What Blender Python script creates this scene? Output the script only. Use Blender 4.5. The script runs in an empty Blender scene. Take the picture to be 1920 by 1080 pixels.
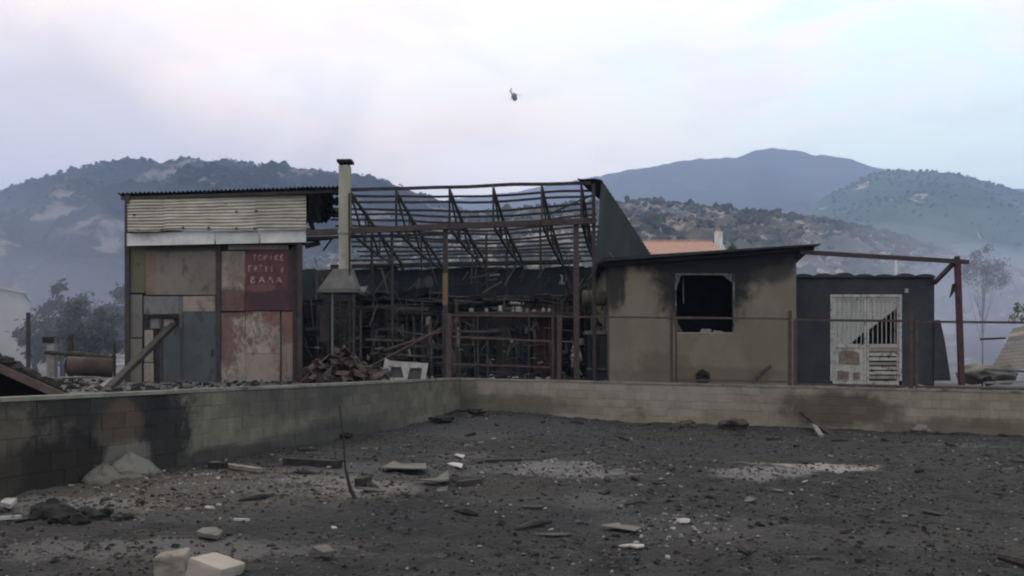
import bpy, math, random
from mathutils import Vector, Matrix, noise
R = math.radians
SC = bpy.context.scene
COL = SC.collection
rnd = random.Random(7)

# ------------------------------------------------------------------ camera, sky, sun, exposure
EYE, FOC, CX, HY = 1.39, 1663.0, 960.0, 684.0
cam_d = bpy.data.cameras.new('camera')
cam = bpy.data.objects.new('camera', cam_d); COL.objects.link(cam)
cam.location = (0, 0, EYE); cam.rotation_euler = (R(90), 0, 0)
cam_d.sensor_width = 36.0; cam_d.lens = 36.0 * FOC / 1920.0
cam_d.shift_y = (HY - 540.0) / 1920.0
cam_d.clip_start = 0.1; cam_d.clip_end = 30000
SC.camera = cam
SUN_EL, SUN_AZ = R(42), R(-32)          # azimuth from +Y (view direction), negative = left
world = bpy.data.worlds.new('World'); SC.world = world; world.use_nodes = True
def build_world():
    nt = world.node_tree; N = nt.nodes; L = nt.links
    N.clear()
    out = N.new('ShaderNodeOutputWorld'); bg = N.new('ShaderNodeBackground'); bg.inputs[1].default_value = 0.15
    sky = N.new('ShaderNodeTexSky'); sky.sky_type = 'NISHITA'; sky.sun_disc = False
    sky.sun_elevation = SUN_EL; sky.sun_rotation = SUN_AZ; sky.dust_density = 3.0; sky.air_density = 1.2
    tc = N.new('ShaderNodeTexCoord'); sep = N.new('ShaderNodeSeparateXYZ'); L.new(tc.outputs['Generated'], sep.inputs[0])
    def m(op, a, b=None, c=None):
        n = N.new('ShaderNodeMath'); n.operation = op
        for i, v in enumerate((a, b, c)):
            if v is None: continue
            if isinstance(v, (int, float)): n.inputs[i].default_value = v
            else: L.new(v, n.inputs[i])
        return n.outputs[0]
    def ns(scale, stretch, detail=4, dist=0.4):
        mp = N.new('ShaderNodeMapping'); mp.inputs['Scale'].default_value = stretch
        L.new(tc.outputs['Generated'], mp.inputs[0])
        t = N.new('ShaderNodeTexNoise'); t.inputs['Scale'].default_value = scale
        t.inputs['Detail'].default_value = detail; t.inputs['Distortion'].default_value = dist
        L.new(mp.outputs[0], t.inputs['Vector']); return t.outputs['Fac']
    def mr(v, a, b):
        n = N.new('ShaderNodeMapRange'); n.interpolation_type = 'SMOOTHSTEP'
        L.new(v, n.inputs[0]); n.inputs[1].default_value = a; n.inputs[2].default_value = b; return n.outputs[0]
    def mix(f, a, b):
        n = N.new('ShaderNodeMix'); n.data_type = 'RGBA'
        if isinstance(f, (int, float)): n.inputs[0].default_value = f
        else: L.new(f, n.inputs[0])
        for i, v in ((6, a), (7, b)):
            if isinstance(v, tuple): n.inputs[i].default_value = (*v, 1)
            else: L.new(v, n.inputs[i])
        return n.outputs[2]
    x, z = sep.outputs[0], sep.outputs[2]
    n1 = ns(2.3, (1, 1, 2.2)); n2 = ns(3.1, (1, 1, 1.3), 5, 0.8); n3 = ns(4.2, (1, 1, 3.2), 7, 0.9); n4 = ns(9.0, (1, 1, 2.6), 7, 0.6)
    # thin high cloud: pink-white where the smoke tints it, cyan-white where it is clean
    f1 = mr(m('ADD', m('ADD', m('MULTIPLY', x, 1.5), 0.30), m('MULTIPLY', m('SUBTRACT', n1, 0.5), 1.6)), 0.0, 1.0)
    c = mix(f1, (12.8, 10.4, 8.5), (9.7, 11.5, 10.4))
    c = mix(mr(n3, 0.42, 0.66), c, (11.6, 10.7, 9.9))
    # grey-lavender smoke bank drifting on the left
    v = m('ADD', m('ADD', m('MULTIPLY', x, -1.0), m('MULTIPLY', m('SUBTRACT', z, 0.275), -2.4)), m('MULTIPLY', m('SUBTRACT', n2, 0.5), 1.0))
    c = mix(m('MULTIPLY', mr(v, 0.04, 0.46), 0.95), c, (7.0, 6.3, 6.2))
    c = mix(m('MULTIPLY', mr(n4, 0.48, 0.72), 0.28), c, (8.2, 8.0, 8.2))
    fin = mix(0.93, sky.outputs[0], c)
    L.new(fin, bg.inputs[0]); L.new(bg.outputs[0], out.inputs[0])
build_world()
sun_d = bpy.data.lights.new('sun', 'SUN'); sun_d.energy = 0.7; sun_d.angle = R(24); sun_d.color = (1, 0.94, 0.86)
sun = bpy.data.objects.new('sun', sun_d); COL.objects.link(sun)
sdir = Vector((math.sin(SUN_AZ) * math.cos(SUN_EL), math.cos(SUN_AZ) * math.cos(SUN_EL), math.sin(SUN_EL)))
sun.rotation_euler = sdir.to_track_quat('Z', 'Y').to_euler(); sun.location = (0, 0, 60)
vs = SC.view_settings; vs.view_transform = 'Standard'; vs.look = 'None'; vs.exposure = 0.0; vs.gamma = 1.0; vs.use_curve_mapping = False
SC.cycles.use_denoising = True
SC.cycles.volume_bounces = 1
SC.cycles.filter_width = 2.1
SC.cycles.max_bounces = 5

# ------------------------------------------------------------------ pixel directions -> points at a known distance
def U(x, y, d): return Vector(((x - CX) / FOC * d, d, EYE + (HY - y) / FOC * d))
# wall frame: the two block walls meet at a right angle
CORNER = Vector((-1.36, 23.4)); E1 = Vector((0.9625, -0.2713)); E2 = Vector((0.2713, 0.9625))
def W(a, b, z): p = CORNER + E1 * a + E2 * b; return Vector((p.x, p.y, z))
def AB(x, y): v = Vector((x, y)) - CORNER; return v.dot(E1), v.dot(E2)
SLOPE = 0.0186
def yard_z(x, y):
    a, b = AB(x, y)
    return 0.90 - SLOPE * min(max(a, 0), 20) * (1 if b < 12 else max(0, 1 - (b - 12) / 30)) 
def lot_z(x, y):
    z = 0.19 * math.exp(-((x + 1.0) ** 2 + (y - 23.2) ** 2) / (2 * 2.0 ** 2))
    z -= 0.0175 * min(max(x, 0), 14)
    z += 0.05 * noise.noise((x * .5, y * .5, 3)) + 0.03 * noise.noise((x * 1.7, y * 1.7, 8)) + 0.03 * noise.noise((x * 4.3, y * 4.3, 1)) + 0.014 * noise.noise((x * 11, y * 11, 6))
    return z
def G(x, y):           # a point of the lot ground seen at that pixel
    d = EYE * FOC / max(y - HY, 1)
    for _ in range(8):
        p = U(x, y, d); d = (EYE - lot_z(p.x, p.y)) * FOC / (y - HY)
    return U(x, y, d)
def on_wall(x, b=0.0):   # (a, point) of the right wall's face at that pixel column
    k = (x - CX) / FOC
    o = CORNER + E2 * b
    a = (k * o.y - o.x) / (E1.x - k * E1.y)
    return a, W(a, b, 0)

# ------------------------------------------------------------------ mesh helpers
class MB:
    def __init__(s): s.v = []; s.f = []
    def add(s, vs, fs):
        o = len(s.v); s.v += [Vector(p) for p in vs]; s.f += [tuple(i + o for i in f) for f in fs]; return s
    def hexa(s, p):      # 8 corners: bottom ring 0-3, top ring 4-7
        return s.add(p, [(3, 2, 1, 0), (4, 5, 6, 7), (0, 1, 5, 4), (1, 2, 6, 5), (2, 3, 7, 6), (3, 0, 4, 7)])
    def box(s, c, size, rot=None):
        h = Vector(size) / 2; m = rot if rot is not None else Matrix.Identity(3)
        q = [(-1, -1, -1), (1, -1, -1), (1, 1, -1), (-1, 1, -1), (-1, -1, 1), (1, -1, 1), (1, 1, 1), (-1, 1, 1)]
        return s.hexa([Vector(c) + m @ Vector((a * h.x, b * h.y, e * h.z)) for a, b, e in q])
    def beam(s, p, q, w, h, up=(0, 0, 1)):
        p, q = Vector(p), Vector(q); d = (q - p).normalized(); u = Vector(up)
        if abs(d.dot(u)) > .95: u = Vector((0, 1, 0))
        sd = d.cross(u).normalized() * w / 2; up2 = sd.cross(d).normalized() * h / 2
        return s.hexa([p - sd - up2, p + sd - up2, q + sd - up2, q - sd - up2, p - sd + up2, p + sd + up2, q + sd + up2, q - sd + up2])
    def tube(s, pts, rad, n=6, cap=True):
        pts = [Vector(p) for p in pts]; rings = []
        for i, p in enumerate(pts):
            d = (pts[min(i + 1, len(pts) - 1)] - pts[max(i - 1, 0)]).normalized()
            u = Vector((0, 0, 1)) if abs(d.z) < .9 else Vector((1, 0, 0))
            a = d.cross(u).normalized(); b = a.cross(d).normalized(); r = rad[i] if isinstance(rad, (list, tuple)) else rad
            rings.append([p + (a * math.cos(t) + b * math.sin(t)) * r for t in [2 * math.pi * k / n for k in range(n)]])
        vs = [p for rg in rings for p in rg]; fs = []
        for i in range(len(pts) - 1):
            for k in range(n):
                fs.append((i * n + k, i * n + (k + 1) % n, (i + 1) * n + (k + 1) % n, (i + 1) * n + k))
        if cap: fs += [tuple(range(n - 1, -1, -1)), tuple(range((len(pts) - 1) * n, len(pts) * n))]
        return s.add(vs, fs)
    def prism(s, poly, thick):      # planar polygon (world points) extruded by a vector
        n = len(poly); t = Vector(thick)
        vs = [Vector(p) for p in poly] + [Vector(p) + t for p in poly]
        return s.add(vs, [tuple(range(n - 1, -1, -1)), tuple(range(n, 2 * n))] + [(i, (i + 1) % n, n + (i + 1) % n, n + i) for i in range(n)])
    def sheet(s, fn, nu, nv, thick=(0, 0.004, 0), keep=None):     # a thin solid sheet from fn(u, v)
        t = Vector(thick)
        g = [[Vector(fn(i / nu, j / nv)) for j in range(nv + 1)] for i in range(nu + 1)]
        o = len(s.v); K = (nu + 1) * (nv + 1)
        for i in range(nu + 1):
            for j in range(nv + 1): s.v.append(g[i][j])
        for i in range(nu + 1):
            for j in range(nv + 1): s.v.append(g[i][j] + t)
        cells = {(i, j) for i in range(nu) for j in range(nv) if keep is None or keep((i + .5) / nu, (j + .5) / nv)}
        I = lambda i, j: o + i * (nv + 1) + j
        for (i, j) in cells:
            q = (I(i, j), I(i + 1, j), I(i + 1, j + 1), I(i, j + 1))
            s.f.append(q); s.f.append(tuple(k + K for k in reversed(q)))
            for di, dj, a, b in ((-1, 0, 3, 0), (1, 0, 1, 2), (0, -1, 0, 1), (0, 1, 2, 3)):
                if (i + di, j + dj) not in cells: s.f.append((q[b], q[a], q[a] + K, q[b] + K))
        return s
    def blob(s, c, r, sub=1, rough=.25, squash=(1, 1, 1), seed=0, rz=0):
        import bmesh
        bm = bmesh.new(); bmesh.ops.create_icosphere(bm, subdivisions=sub, radius=1)
        cs, sn = math.cos(rz), math.sin(rz); vs = []
        for v in bm.verts:
            k = 1 + rough * 2 * noise.noise(v.co * 1.6 + Vector((seed * 3.1, seed * 1.7, 0)))
            p = Vector((v.co.x * squash[0], v.co.y * squash[1], v.co.z * squash[2])) * r * k
            vs.append(Vector(c) + Vector((p.x * cs - p.y * sn, p.x * sn + p.y * cs, p.z)))
        fs = [tuple(v.index for v in f.verts) for f in bm.faces]; bm.free()
        return s.add(vs, fs)
    def lathe(s, c, prof, n=12):
        c = Vector(c); vs = []; fs = []
        for r, z in prof: vs += [c + Vector((r * math.cos(2 * math.pi * k / n), r * math.sin(2 * math.pi * k / n), z)) for k in range(n)]
        for i in range(len(prof) - 1):
            for k in range(n): fs.append((i * n + k, i * n + (k + 1) % n, (i + 1) * n + (k + 1) % n, (i + 1) * n + k))
        fs += [tuple(range(n - 1, -1, -1)), tuple(range((len(prof) - 1) * n, len(prof) * n))]
        return s.add(vs, fs)
    def mesh(s, name, mat, off=(0, 0, 0), smooth=False):
        off = Vector(off); me = bpy.data.meshes.new(name)
        me.from_pydata([tuple(v - off) for v in s.v], [], s.f); me.validate(); me.update()
        if mat: me.materials.append(mat)
        if smooth: me.polygons.foreach_set('use_smooth', [True] * len(me.polygons))
        return me
    def base(s):
        xs = [v.x for v in s.v]; ys = [v.y for v in s.v]; zs = [v.z for v in s.v]
        return Vector(((min(xs) + max(xs)) / 2, (min(ys) + max(ys)) / 2, min(zs)))
def wloc(o):
    v = Vector((0, 0, 0))
    while o is not None: v = v + o.location; o = o.parent
    return v
def tag(o, label=None, cat=None, group=None, kind=None):
    if label: o['label'] = label
    if cat: o['category'] = cat
    if group: o['group'] = group
    if kind: o['kind'] = kind
    return o
def part(name, mb, mat, parent, smooth=False, label=None):
    off = wloc(parent); o = bpy.data.objects.new(name, mb.mesh(name, mat, off, smooth)); COL.objects.link(o); o.parent = parent
    if label: o['label'] = label
    return o
def solo(name, mb, mat, label, cat, group=None, smooth=False):
    b = mb.base(); o = bpy.data.objects.new(name, mb.mesh(name, mat, b, smooth)); COL.objects.link(o); o.location = b
    return tag(o, label, cat, group)
def thing(name, loc, label, cat, group=None):
    o = bpy.data.objects.new(name, None); COL.objects.link(o); o.location = loc; o.empty_display_size = .2
    return tag(o, label, cat, group)
def struct(name, mb, mat, smooth=False, kind='structure'):
    o = bpy.data.objects.new(name, mb.mesh(name, mat, (0, 0, 0), smooth)); COL.objects.link(o); o['kind'] = kind
    return o

# ------------------------------------------------------------------ procedural materials
def mat(name, c1, c2, scale=3.0, rough=.9, bump=.25, bscale=30.0, c3=None, t3=.6, s3=7.0, metal=0.0, var=.15,
        stretch=(1, 1, 1), stains=(), rust=None, w3=.08, spec=.3, dist=0.01):
    m = bpy.data.materials.new(name); m.use_nodes = True
    nt = m.node_tree; N = nt.nodes; L = nt.links
    bs = N['Principled BSDF']; bs.inputs['Roughness'].default_value = rough; bs.inputs['Metallic'].default_value = metal
    bs.inputs['Specular IOR Level'].default_value = spec
    geo = N.new('ShaderNodeNewGeometry'); oi = N.new('ShaderNodeObjectInfo')
    def ns(sc, st=(1, 1, 1), detail=6, dist=0.3, seed=0):
        mp = N.new('ShaderNodeMapping'); mp.inputs['Scale'].default_value = st; mp.inputs['Location'].default_value = (seed, seed * .7, seed * .3)
        L.new(geo.outputs['Position'], mp.inputs[0])
        t = N.new('ShaderNodeTexNoise'); t.inputs['Scale'].default_value = sc; t.inputs['Detail'].default_value = detail
        t.inputs['Distortion'].default_value = dist; t.inputs['Roughness'].default_value = .62
        L.new(mp.outputs[0], t.inputs['Vector']); return t.outputs['Fac']
    def mr(v, a, b):
        n = N.new('ShaderNodeMapRange'); n.interpolation_type = 'SMOOTHSTEP'
        L.new(v, n.inputs[0]); n.inputs[1].default_value = a; n.inputs[2].default_value = b; return n.outputs[0]
    def mix(f, a, b, mode='MIX'):
        n = N.new('ShaderNodeMix'); n.data_type = 'RGBA'; n.blend_type = mode
        if isinstance(f, (int, float)): n.inputs[0].default_value = f
        else: L.new(f, n.inputs[0])
        for i, v in ((6, a), (7, b)):
            if isinstance(v, tuple): n.inputs[i].default_value = (*v, 1)
            else: L.new(v, n.inputs[i])
        return n.outputs[2]
    def mth(op, a, b):
        n = N.new('ShaderNodeMath'); n.operation = op
        for i, v in enumerate((a, b)):
            if isinstance(v, (int, float)): n.inputs[i].default_value = v
            else: L.new(v, n.inputs[i])
        return n.outputs[0]
    col = mix(mr(ns(scale, stretch), .34, .66), c1, c2)
    if c3: col = mix(mr(ns(s3, stretch, 8, .6, 5.3), t3, t3 + w3), col, c3)
    if rust:
        rv = mth('ADD', mth('MULTIPLY', ns(1.4, (1, 1, .7), 3, .2, 11.1), .5), mth('MULTIPLY', ns(rust[3] * 2.2, (1, 1, .45), 9, .15, 4.4), .5))
        col = mix(mr(rv, rust[1], rust[1] + rust[2]), col, rust[0])
    for k, st in enumerate(stains):     # marks with a place and outline of their own: (centre, radii, colour, strength, noise amount, noise scale)
        c, r, sc_, amt = st[:4]; na = st[4] if len(st) > 4 else .5; nsx = st[5] if len(st) > 5 else 2.0
        sb = N.new('ShaderNodeVectorMath'); sb.operation = 'SUBTRACT'; L.new(geo.outputs['Position'], sb.inputs[0]); sb.inputs[1].default_value = c
        dv = N.new('ShaderNodeVectorMath'); dv.operation = 'DIVIDE'; L.new(sb.outputs[0], dv.inputs[0]); dv.inputs[1].default_value = r
        ln = N.new('ShaderNodeVectorMath'); ln.operation = 'LENGTH'; L.new(dv.outputs[0], ln.inputs[0])
        v = mth('ADD', ln.outputs['Value'], mth('MULTIPLY', mth('SUBTRACT', ns(nsx, (1, 1, 1), 7, .4, k * 2.7 + 1), .5), na * 2))
        inv = mth('SUBTRACT', 1.25, v)
        col = mix(mth('MULTIPLY', mr(inv, 0.0, .55), amt), col, sc_)
    if var:
        h = N.new('ShaderNodeHueSaturation'); L.new(col, h.inputs['Color'])
        L.new(mth('ADD', mth('MULTIPLY', oi.outputs['Random'], 2 * var), 1 - var), h.inputs['Value']); col = h.outputs[0]
    L.new(col, bs.inputs['Base Color'])
    if bump:
        b = N.new('ShaderNodeBump'); b.inputs['Strength'].default_value = bump; b.inputs['Distance'].default_value = dist
        L.new(ns(bscale, (1, 1, 1), 8, .2, 2.2), b.inputs['Height']); L.new(b.outputs[0], bs.inputs['Normal'])
    return m
def volume_mat(name, col, dens, aniso=.2):
    m = bpy.data.materials.new(name); m.use_nodes = True; N = m.node_tree.nodes; N.clear()
    o = N.new('ShaderNodeOutputMaterial'); v = N.new('ShaderNodeVolumePrincipled')
    v.inputs['Color'].default_value = (*col, 1); v.inputs['Density'].default_value = dens; v.inputs['Anisotropy'].default_value = aniso
    m.node_tree.links.new(v.outputs[0], o.inputs['Volume']); return m

# ------------------------------------------------------------------ the setting: lot, yard, hills
def gp(x, y): p = G(x, y); return (p.x, p.y, p.z)
def gst(x, y, w, dpt, c, amt, na=.6, nsx=2.5): return (gp(x, y), (w, dpt, .6), c, amt, na, nsx)
rs = random.Random(19)
ASH, TAN, PALE = (.19, .185, .185), (.085, .072, .058), (.30, .28, .25)
m_lot = mat('burnt ground', (.0105, .0108, .0125), (.032, .0305, .0295), 2.4, .95, 1.0, 9, c3=(.050, .049, .049), t3=.56, s3=6.5, w3=.14, var=0, dist=.09, stains=[
    gst(330, 915, 2.6, 1.6, TAN, .8), gst(620, 912, 1.1, .7, ASH, .6, 1.2, 2.5), gst(1530, 876, .75, .50, PALE, .75, 1.2, 1.5), gst(1450, 884, .55, .45, ASH, .7, 1.2, 2.0),
    gst(1400, 890, .5, .5, ASH, .6, .8, 3), gst(1060, 880, .8, .8, ASH, .55, 1.3, 3.0), *[gst(rs.uniform(40, 1880), 800 + 270 * rs.random() ** 1.3, rs.uniform(.3, 1.1), rs.uniform(.4, 1.2), rs.choice(((.052, .049, .047), (.010, .010, .012), (.072, .070, .070), (.036, .033, .030), (.016, .017, .021))), rs.uniform(.45, .8), .9, rs.uniform(2, 6)) for _ in range(18)], gst(1290, 985, .9, .5, ASH, .35, .9, 6), gst(760, 880, 1.6, .8, (.075, .075, .082), .6),
    gst(90, 950, 1.0, .6, ASH, .5, .9, 5), gst(900, 800, 3.5, 2.2, (.036, .039, .046), .7), gst(1000, 975, 3, .8, (.015, .016, .019), .6), gst(1250, 840, 3.2, 1.0, (.020, .022, .028), .7),
    gst(1650, 1010, 2.4, .5, (.05, .048, .045), .5, .8, 4), gst(250, 1030, 1.5, .4, ASH, .3, .9, 6)])
m_yard = mat('dusty yard earth', (.065, .06, .055), (.10, .09, .08), .7, .95, .5, 14, c3=(.03, .03, .03), t3=.56, s3=1.3, var=0, dist=.04)
def axis(lo, hi, step, far, grow=1.35):
    c = [lo + i * step for i in range(int((hi - lo) / step) + 1)]; s = step; v = c[-1]
    while v < far[1]: s *= grow; v += s; c.append(v)
    s = step; v = c[0]
    while v > far[0]: s *= grow; v -= s; c.insert(0, v)
    return c
def grid(xs, ys, fn, drop=None):
    mb = MB(); ny = len(ys)
    for x in xs:
        for y in ys: mb.v.append(Vector(fn(x, y)))
    for i in range(len(xs) - 1):
        for j in range(ny - 1):
            if drop and drop((xs[i] + xs[i + 1]) / 2, (ys[j] + ys[j + 1]) / 2): continue
            mb.f.append((i * ny + j, (i + 1) * ny + j, (i + 1) * ny + j + 1, i * ny + j + 1))
    return mb
struct('ground', grid(axis(-8, 14, .1, (-30, 300)), axis(4.5, 25, .1, (-300, 40)), lambda x, y: (x, y, lot_z(x, y))), m_lot, True)
def yf(a, b):
    p = CORNER + E1 * a + E2 * b; z = yard_z(p.x, p.y); dd = min(1, (abs(a) + abs(b)) / 6)
    return (p.x, p.y, z + (.05 * noise.noise((p.x * .6, p.y * .6, 0)) + .03 * noise.noise((p.x * 2, p.y * 2, 5))) * dd)
ya = sorted(set([round(v, 4) for v in axis(-14, 20, .4, (-2000, 2000), 1.3)] + [-.1, 0.0])); yb = sorted(set([round(v, 4) for v in axis(-18, 14, .4, (-250, 2300), 1.3)] + [.1, 0.0]))
struct('yard', grid(ya, yb, yf, lambda a, b: a > -.1 and b < .1), m_yard, True)

def interp(pts, x):
    if x <= pts[0][0]: return pts[0][1]
    for (a, b), (c, d) in zip(pts, pts[1:]):
        if x <= c:
            t = (x - a) / (c - a); t = t * t * (3 - 2 * t) * .5 + t * .5; return b + (d - b) * t
    return pts[-1][1]
def fbm(p, n=5): return noise.fractal(Vector(p), 1.0, 2.1, n)
hill_fn = {}
def hill(name, ridge, d0, d1, m, nx=260, nt=60, amp=.10, fscale=1.0, rag=.004, seed=0, xr=(-520, 2420), zf=0.0):
    # a ridge of known skyline: its foot stands d0 metres off, its crest d1
    def P(x, t):
        d = d0 + (d1 - d0) * t
        zr = (HY - interp(ridge, x)) / FOC * d1
        base = P_dir = Vector(((x - CX) / FOC * d, d, 0))
        q = base / (d1 * .12) * fscale
        n = fbm((q.x + seed, q.y, seed * .5))
        rd = 1 - abs(noise.noise((q.x * 1.1 + seed, q.y * .5, 2.2 + seed))) * 2 + .5 * (1 - abs(noise.noise((q.x * 3.1 + seed, q.y * 1.3, 7.2 + seed))) * 2) - .4
        if t <= 1:
            s = t ** 1.15; e = 4 * t * (1 - t)
            z = zf + zr * (s + amp * e * (n * .8 + rd * .6)) 
            z += zr * rag * fbm((q.x * 14, q.y * 14, seed)) * min(1, t * 3)
        else:
            z = zf + zr * (1 - (t - 1) * 1.6)
        return Vector((base.x, base.y, z))
    hill_fn[name] = P
    mb = MB(); ts = [i / nt for i in range(nt + 1)] + [1.06, 1.2, 1.5]
    xs = [xr[0] + (xr[1] - xr[0]) * i / nx for i in range(nx + 1)]
    for x in xs:
        for t in ts: mb.v.append(P(x, t))
    k = len(ts)
    for i in range(nx):
        for j in range(k - 1): mb.f.append((i * k + j, (i + 1) * k + j, (i + 1) * k + j + 1, i * k + j + 1))
    return struct(name, mb, m, True)
def hmat(name, c1, c2, rock, s, t3, s3, w=.06): return mat(name, c1, c2, s, 1.0, .6, s * 12, c3=rock, t3=t3, s3=s3, var=0, w3=w, spec=.0, dist=3.0, stretch=(1, .6, 1.6))
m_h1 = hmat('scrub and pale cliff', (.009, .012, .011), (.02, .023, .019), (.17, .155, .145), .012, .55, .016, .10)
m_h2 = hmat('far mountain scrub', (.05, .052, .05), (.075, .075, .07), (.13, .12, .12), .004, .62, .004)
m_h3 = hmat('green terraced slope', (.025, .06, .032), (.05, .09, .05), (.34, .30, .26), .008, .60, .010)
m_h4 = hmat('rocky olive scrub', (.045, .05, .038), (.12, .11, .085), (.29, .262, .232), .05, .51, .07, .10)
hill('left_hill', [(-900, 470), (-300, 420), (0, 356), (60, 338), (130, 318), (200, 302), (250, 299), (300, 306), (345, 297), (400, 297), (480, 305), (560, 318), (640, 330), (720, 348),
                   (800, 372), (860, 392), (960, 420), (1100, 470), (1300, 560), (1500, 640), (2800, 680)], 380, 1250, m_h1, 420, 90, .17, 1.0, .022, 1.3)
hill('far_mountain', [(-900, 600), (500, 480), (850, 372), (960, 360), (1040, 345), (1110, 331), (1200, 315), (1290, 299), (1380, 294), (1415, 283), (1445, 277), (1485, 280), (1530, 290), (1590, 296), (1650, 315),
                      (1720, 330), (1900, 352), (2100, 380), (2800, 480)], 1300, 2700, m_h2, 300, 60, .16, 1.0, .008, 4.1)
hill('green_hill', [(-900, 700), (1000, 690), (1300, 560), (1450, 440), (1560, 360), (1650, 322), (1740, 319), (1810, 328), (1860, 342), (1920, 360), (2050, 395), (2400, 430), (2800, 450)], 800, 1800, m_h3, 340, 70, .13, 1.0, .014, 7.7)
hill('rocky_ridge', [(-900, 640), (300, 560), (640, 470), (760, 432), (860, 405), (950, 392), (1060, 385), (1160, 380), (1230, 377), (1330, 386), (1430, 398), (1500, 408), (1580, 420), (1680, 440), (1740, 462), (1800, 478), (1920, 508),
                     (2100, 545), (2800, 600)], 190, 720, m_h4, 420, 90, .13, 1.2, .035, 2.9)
# scrub and small trees that cannot be counted: one object for each hill
def scrub(name, hname, m, n, xr, tr, size, seed, sub=1):
    r = random.Random(seed); mb = MB(); P = hill_fn[hname]; k = 0
    protos = []
    for q in range(6):
        b = MB().blob((0, 0, 0), 1, sub, .35, (1, 1, .85), q); protos.append(b)
    while k < n:
        x = r.uniform(*xr); t = tr[1] - (tr[1] - tr[0]) * r.random() ** 1.6
        p = P(x, t)
        if noise.noise(p * (1.0 / size[1]) * .11 + Vector((seed, 0, 0))) + .6 * noise.noise(p * (1.0 / size[1]) * .4) < .02 and t < .985:
            if r.random() < .93: continue
        s = size[0] + (size[1] - size[0]) * r.random() ** 2.6; b = protos[r.randrange(6)]; a = r.uniform(0, 6.28); ca, sa = math.cos(a), math.sin(a); hz = r.uniform(.7, 1.3)
        mb.add([p + Vector((v.x * ca - v.y * sa, v.x * sa + v.y * ca, v.z * hz + .35)) * s for v in b.v], b.f); k += 1
    return struct(name, mb, m, False, 'stuff')
m_scrub = mat('dark scrub leaves', (.028, .038, .026), (.06, .068, .045), .2, 1, 0, c3=(.12, .11, .075), t3=.58, s3=.12, var=0, spec=0)
m_scrub_far = mat('far pine scrub', (.022, .032, .03), (.045, .055, .045), .05, 1, 0, var=0, spec=0)
scrub('ridge_scrub', 'rocky_ridge', m_scrub, 9000, (520, 2000), (.25, 1.0), (.5, 3.4), 3)
scrub('hill_pines', 'left_hill', m_scrub_far, 3600, (-60, 960), (.55, 1.0), (.7, 3.2), 5)
scrub('green_hill_scrub', 'green_hill', m_scrub_far, 1600, (1560, 2000), (.5, 1.0), (.9, 4.2), 6)

# ------------------------------------------------------------------ concrete block walls
SOOT = (.012, .012, .014)
def lwp(x, z=0.4):      # the left wall's face at that pixel column
    k = (x - CX) / FOC; b = (k * CORNER.y - CORNER.x) / (E2.x - k * E2.y); p = W(0, b, z); return (p.x, p.y, p.z)
m_lblock = mat('sooty concrete block', (.110, .098, .078), (.160, .144, .116), 2.2, .95, .9, 22, c3=(.075, .066, .052), t3=.54, s3=1.1, w3=.2, var=.13, dist=.012, stains=[
    (lwp(40, .7), (1, 1.6, .6), (.07, .058, .045), .7, .8, 3), (lwp(700, .5), (1, 3, .8), (.075, .07, .062), .6, .8, 3), (lwp(200, 1.0), (1.2, 1.5, .45), SOOT, .8, .9, 4), (lwp(160, .2), (.8, 1.1, .42), (.010, .010, .013), .95, .8, 4), (lwp(300, .45), (.5, .75, .65), SOOT, .92, .85, 5), (lwp(60, .15), (1, 1.6, .35), (.02, .016, .013), .75, .6, 2),
    (lwp(228, .62), (.4, .42, .36), (.085, .06, .045), .75, .5, 4), (lwp(235, .15), (.35, .5, .30), (.15, .14, .125), .7, .7, 4), (lwp(400, 0), (.9, 2.6, .2), (.03, .027, .025), .8, .5, 2), (lwp(620, .0), (1, 3.5, .35), (.03, .03, .033), .7, .5, 2), (lwp(560, .9), (1, 2.2, .45), (.045, .043, .042), .6, .6, 1.6)])
m_rblock = mat('ochre stained concrete block', (.185, .170, .128), (.245, .225, .175), 1.6, .95, .9, 22, c3=(.10, .088, .062), t3=.57, s3=.9, w3=.2, var=.10, dist=.012, stains=[
    ((*on_wall(1560, -.05)[1].xy, .35), (1.5, .8, .45), (.06, .048, .038), .8, .6, 2), ((*on_wall(1250, -.05)[1].xy, .75), (1.6, .8, .35), (.24, .225, .19), .5, .6, 2.5),
    ((*on_wall(960, -.05)[1].xy, .3), (1.6, .8, .35), (.075, .07, .055), .7, .6, 2), ((*on_wall(870, -.05)[1].xy, .6), (.35, .5, .8), (.06, .056, .045), .5, .5, 2), ((*on_wall(1800, -.05)[1].xy, -.1), (2.2, 1.0, .3), (.085, .07, .045), .7, .6, 2)])
m_mort = mat('crumbling mortar', (.06, .058, .05), (.085, .08, .07), 3, .95, .3, 40, var=0)
m_cop = mat('worn cement coping', (.12, .115, .10), (.18, .17, .15), 2.5, .95, .8, 22, c3=(.06, .058, .05), t3=.58, s3=1.2, var=.1)
def block_mesh(name, L_, D, H, seed, m):
    import bmesh
    bm = bmesh.new(); bmesh.ops.create_cube(bm, size=1)
    r = random.Random(seed)
    for v in bm.verts: v.co = Vector((v.co.x * L_, v.co.y * D, v.co.z * H)) + Vector((r.uniform(-1, 1) * .004, r.uniform(-1, 1) * .004, r.uniform(-1, 1) * .003))
    bmesh.ops.bevel(bm, geom=list(bm.edges), offset=.005, segments=1, affect='EDGES')
    me = bpy.data.meshes.new(name); bm.to_mesh(me); bm.free(); me.materials.append(m); return me
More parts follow.
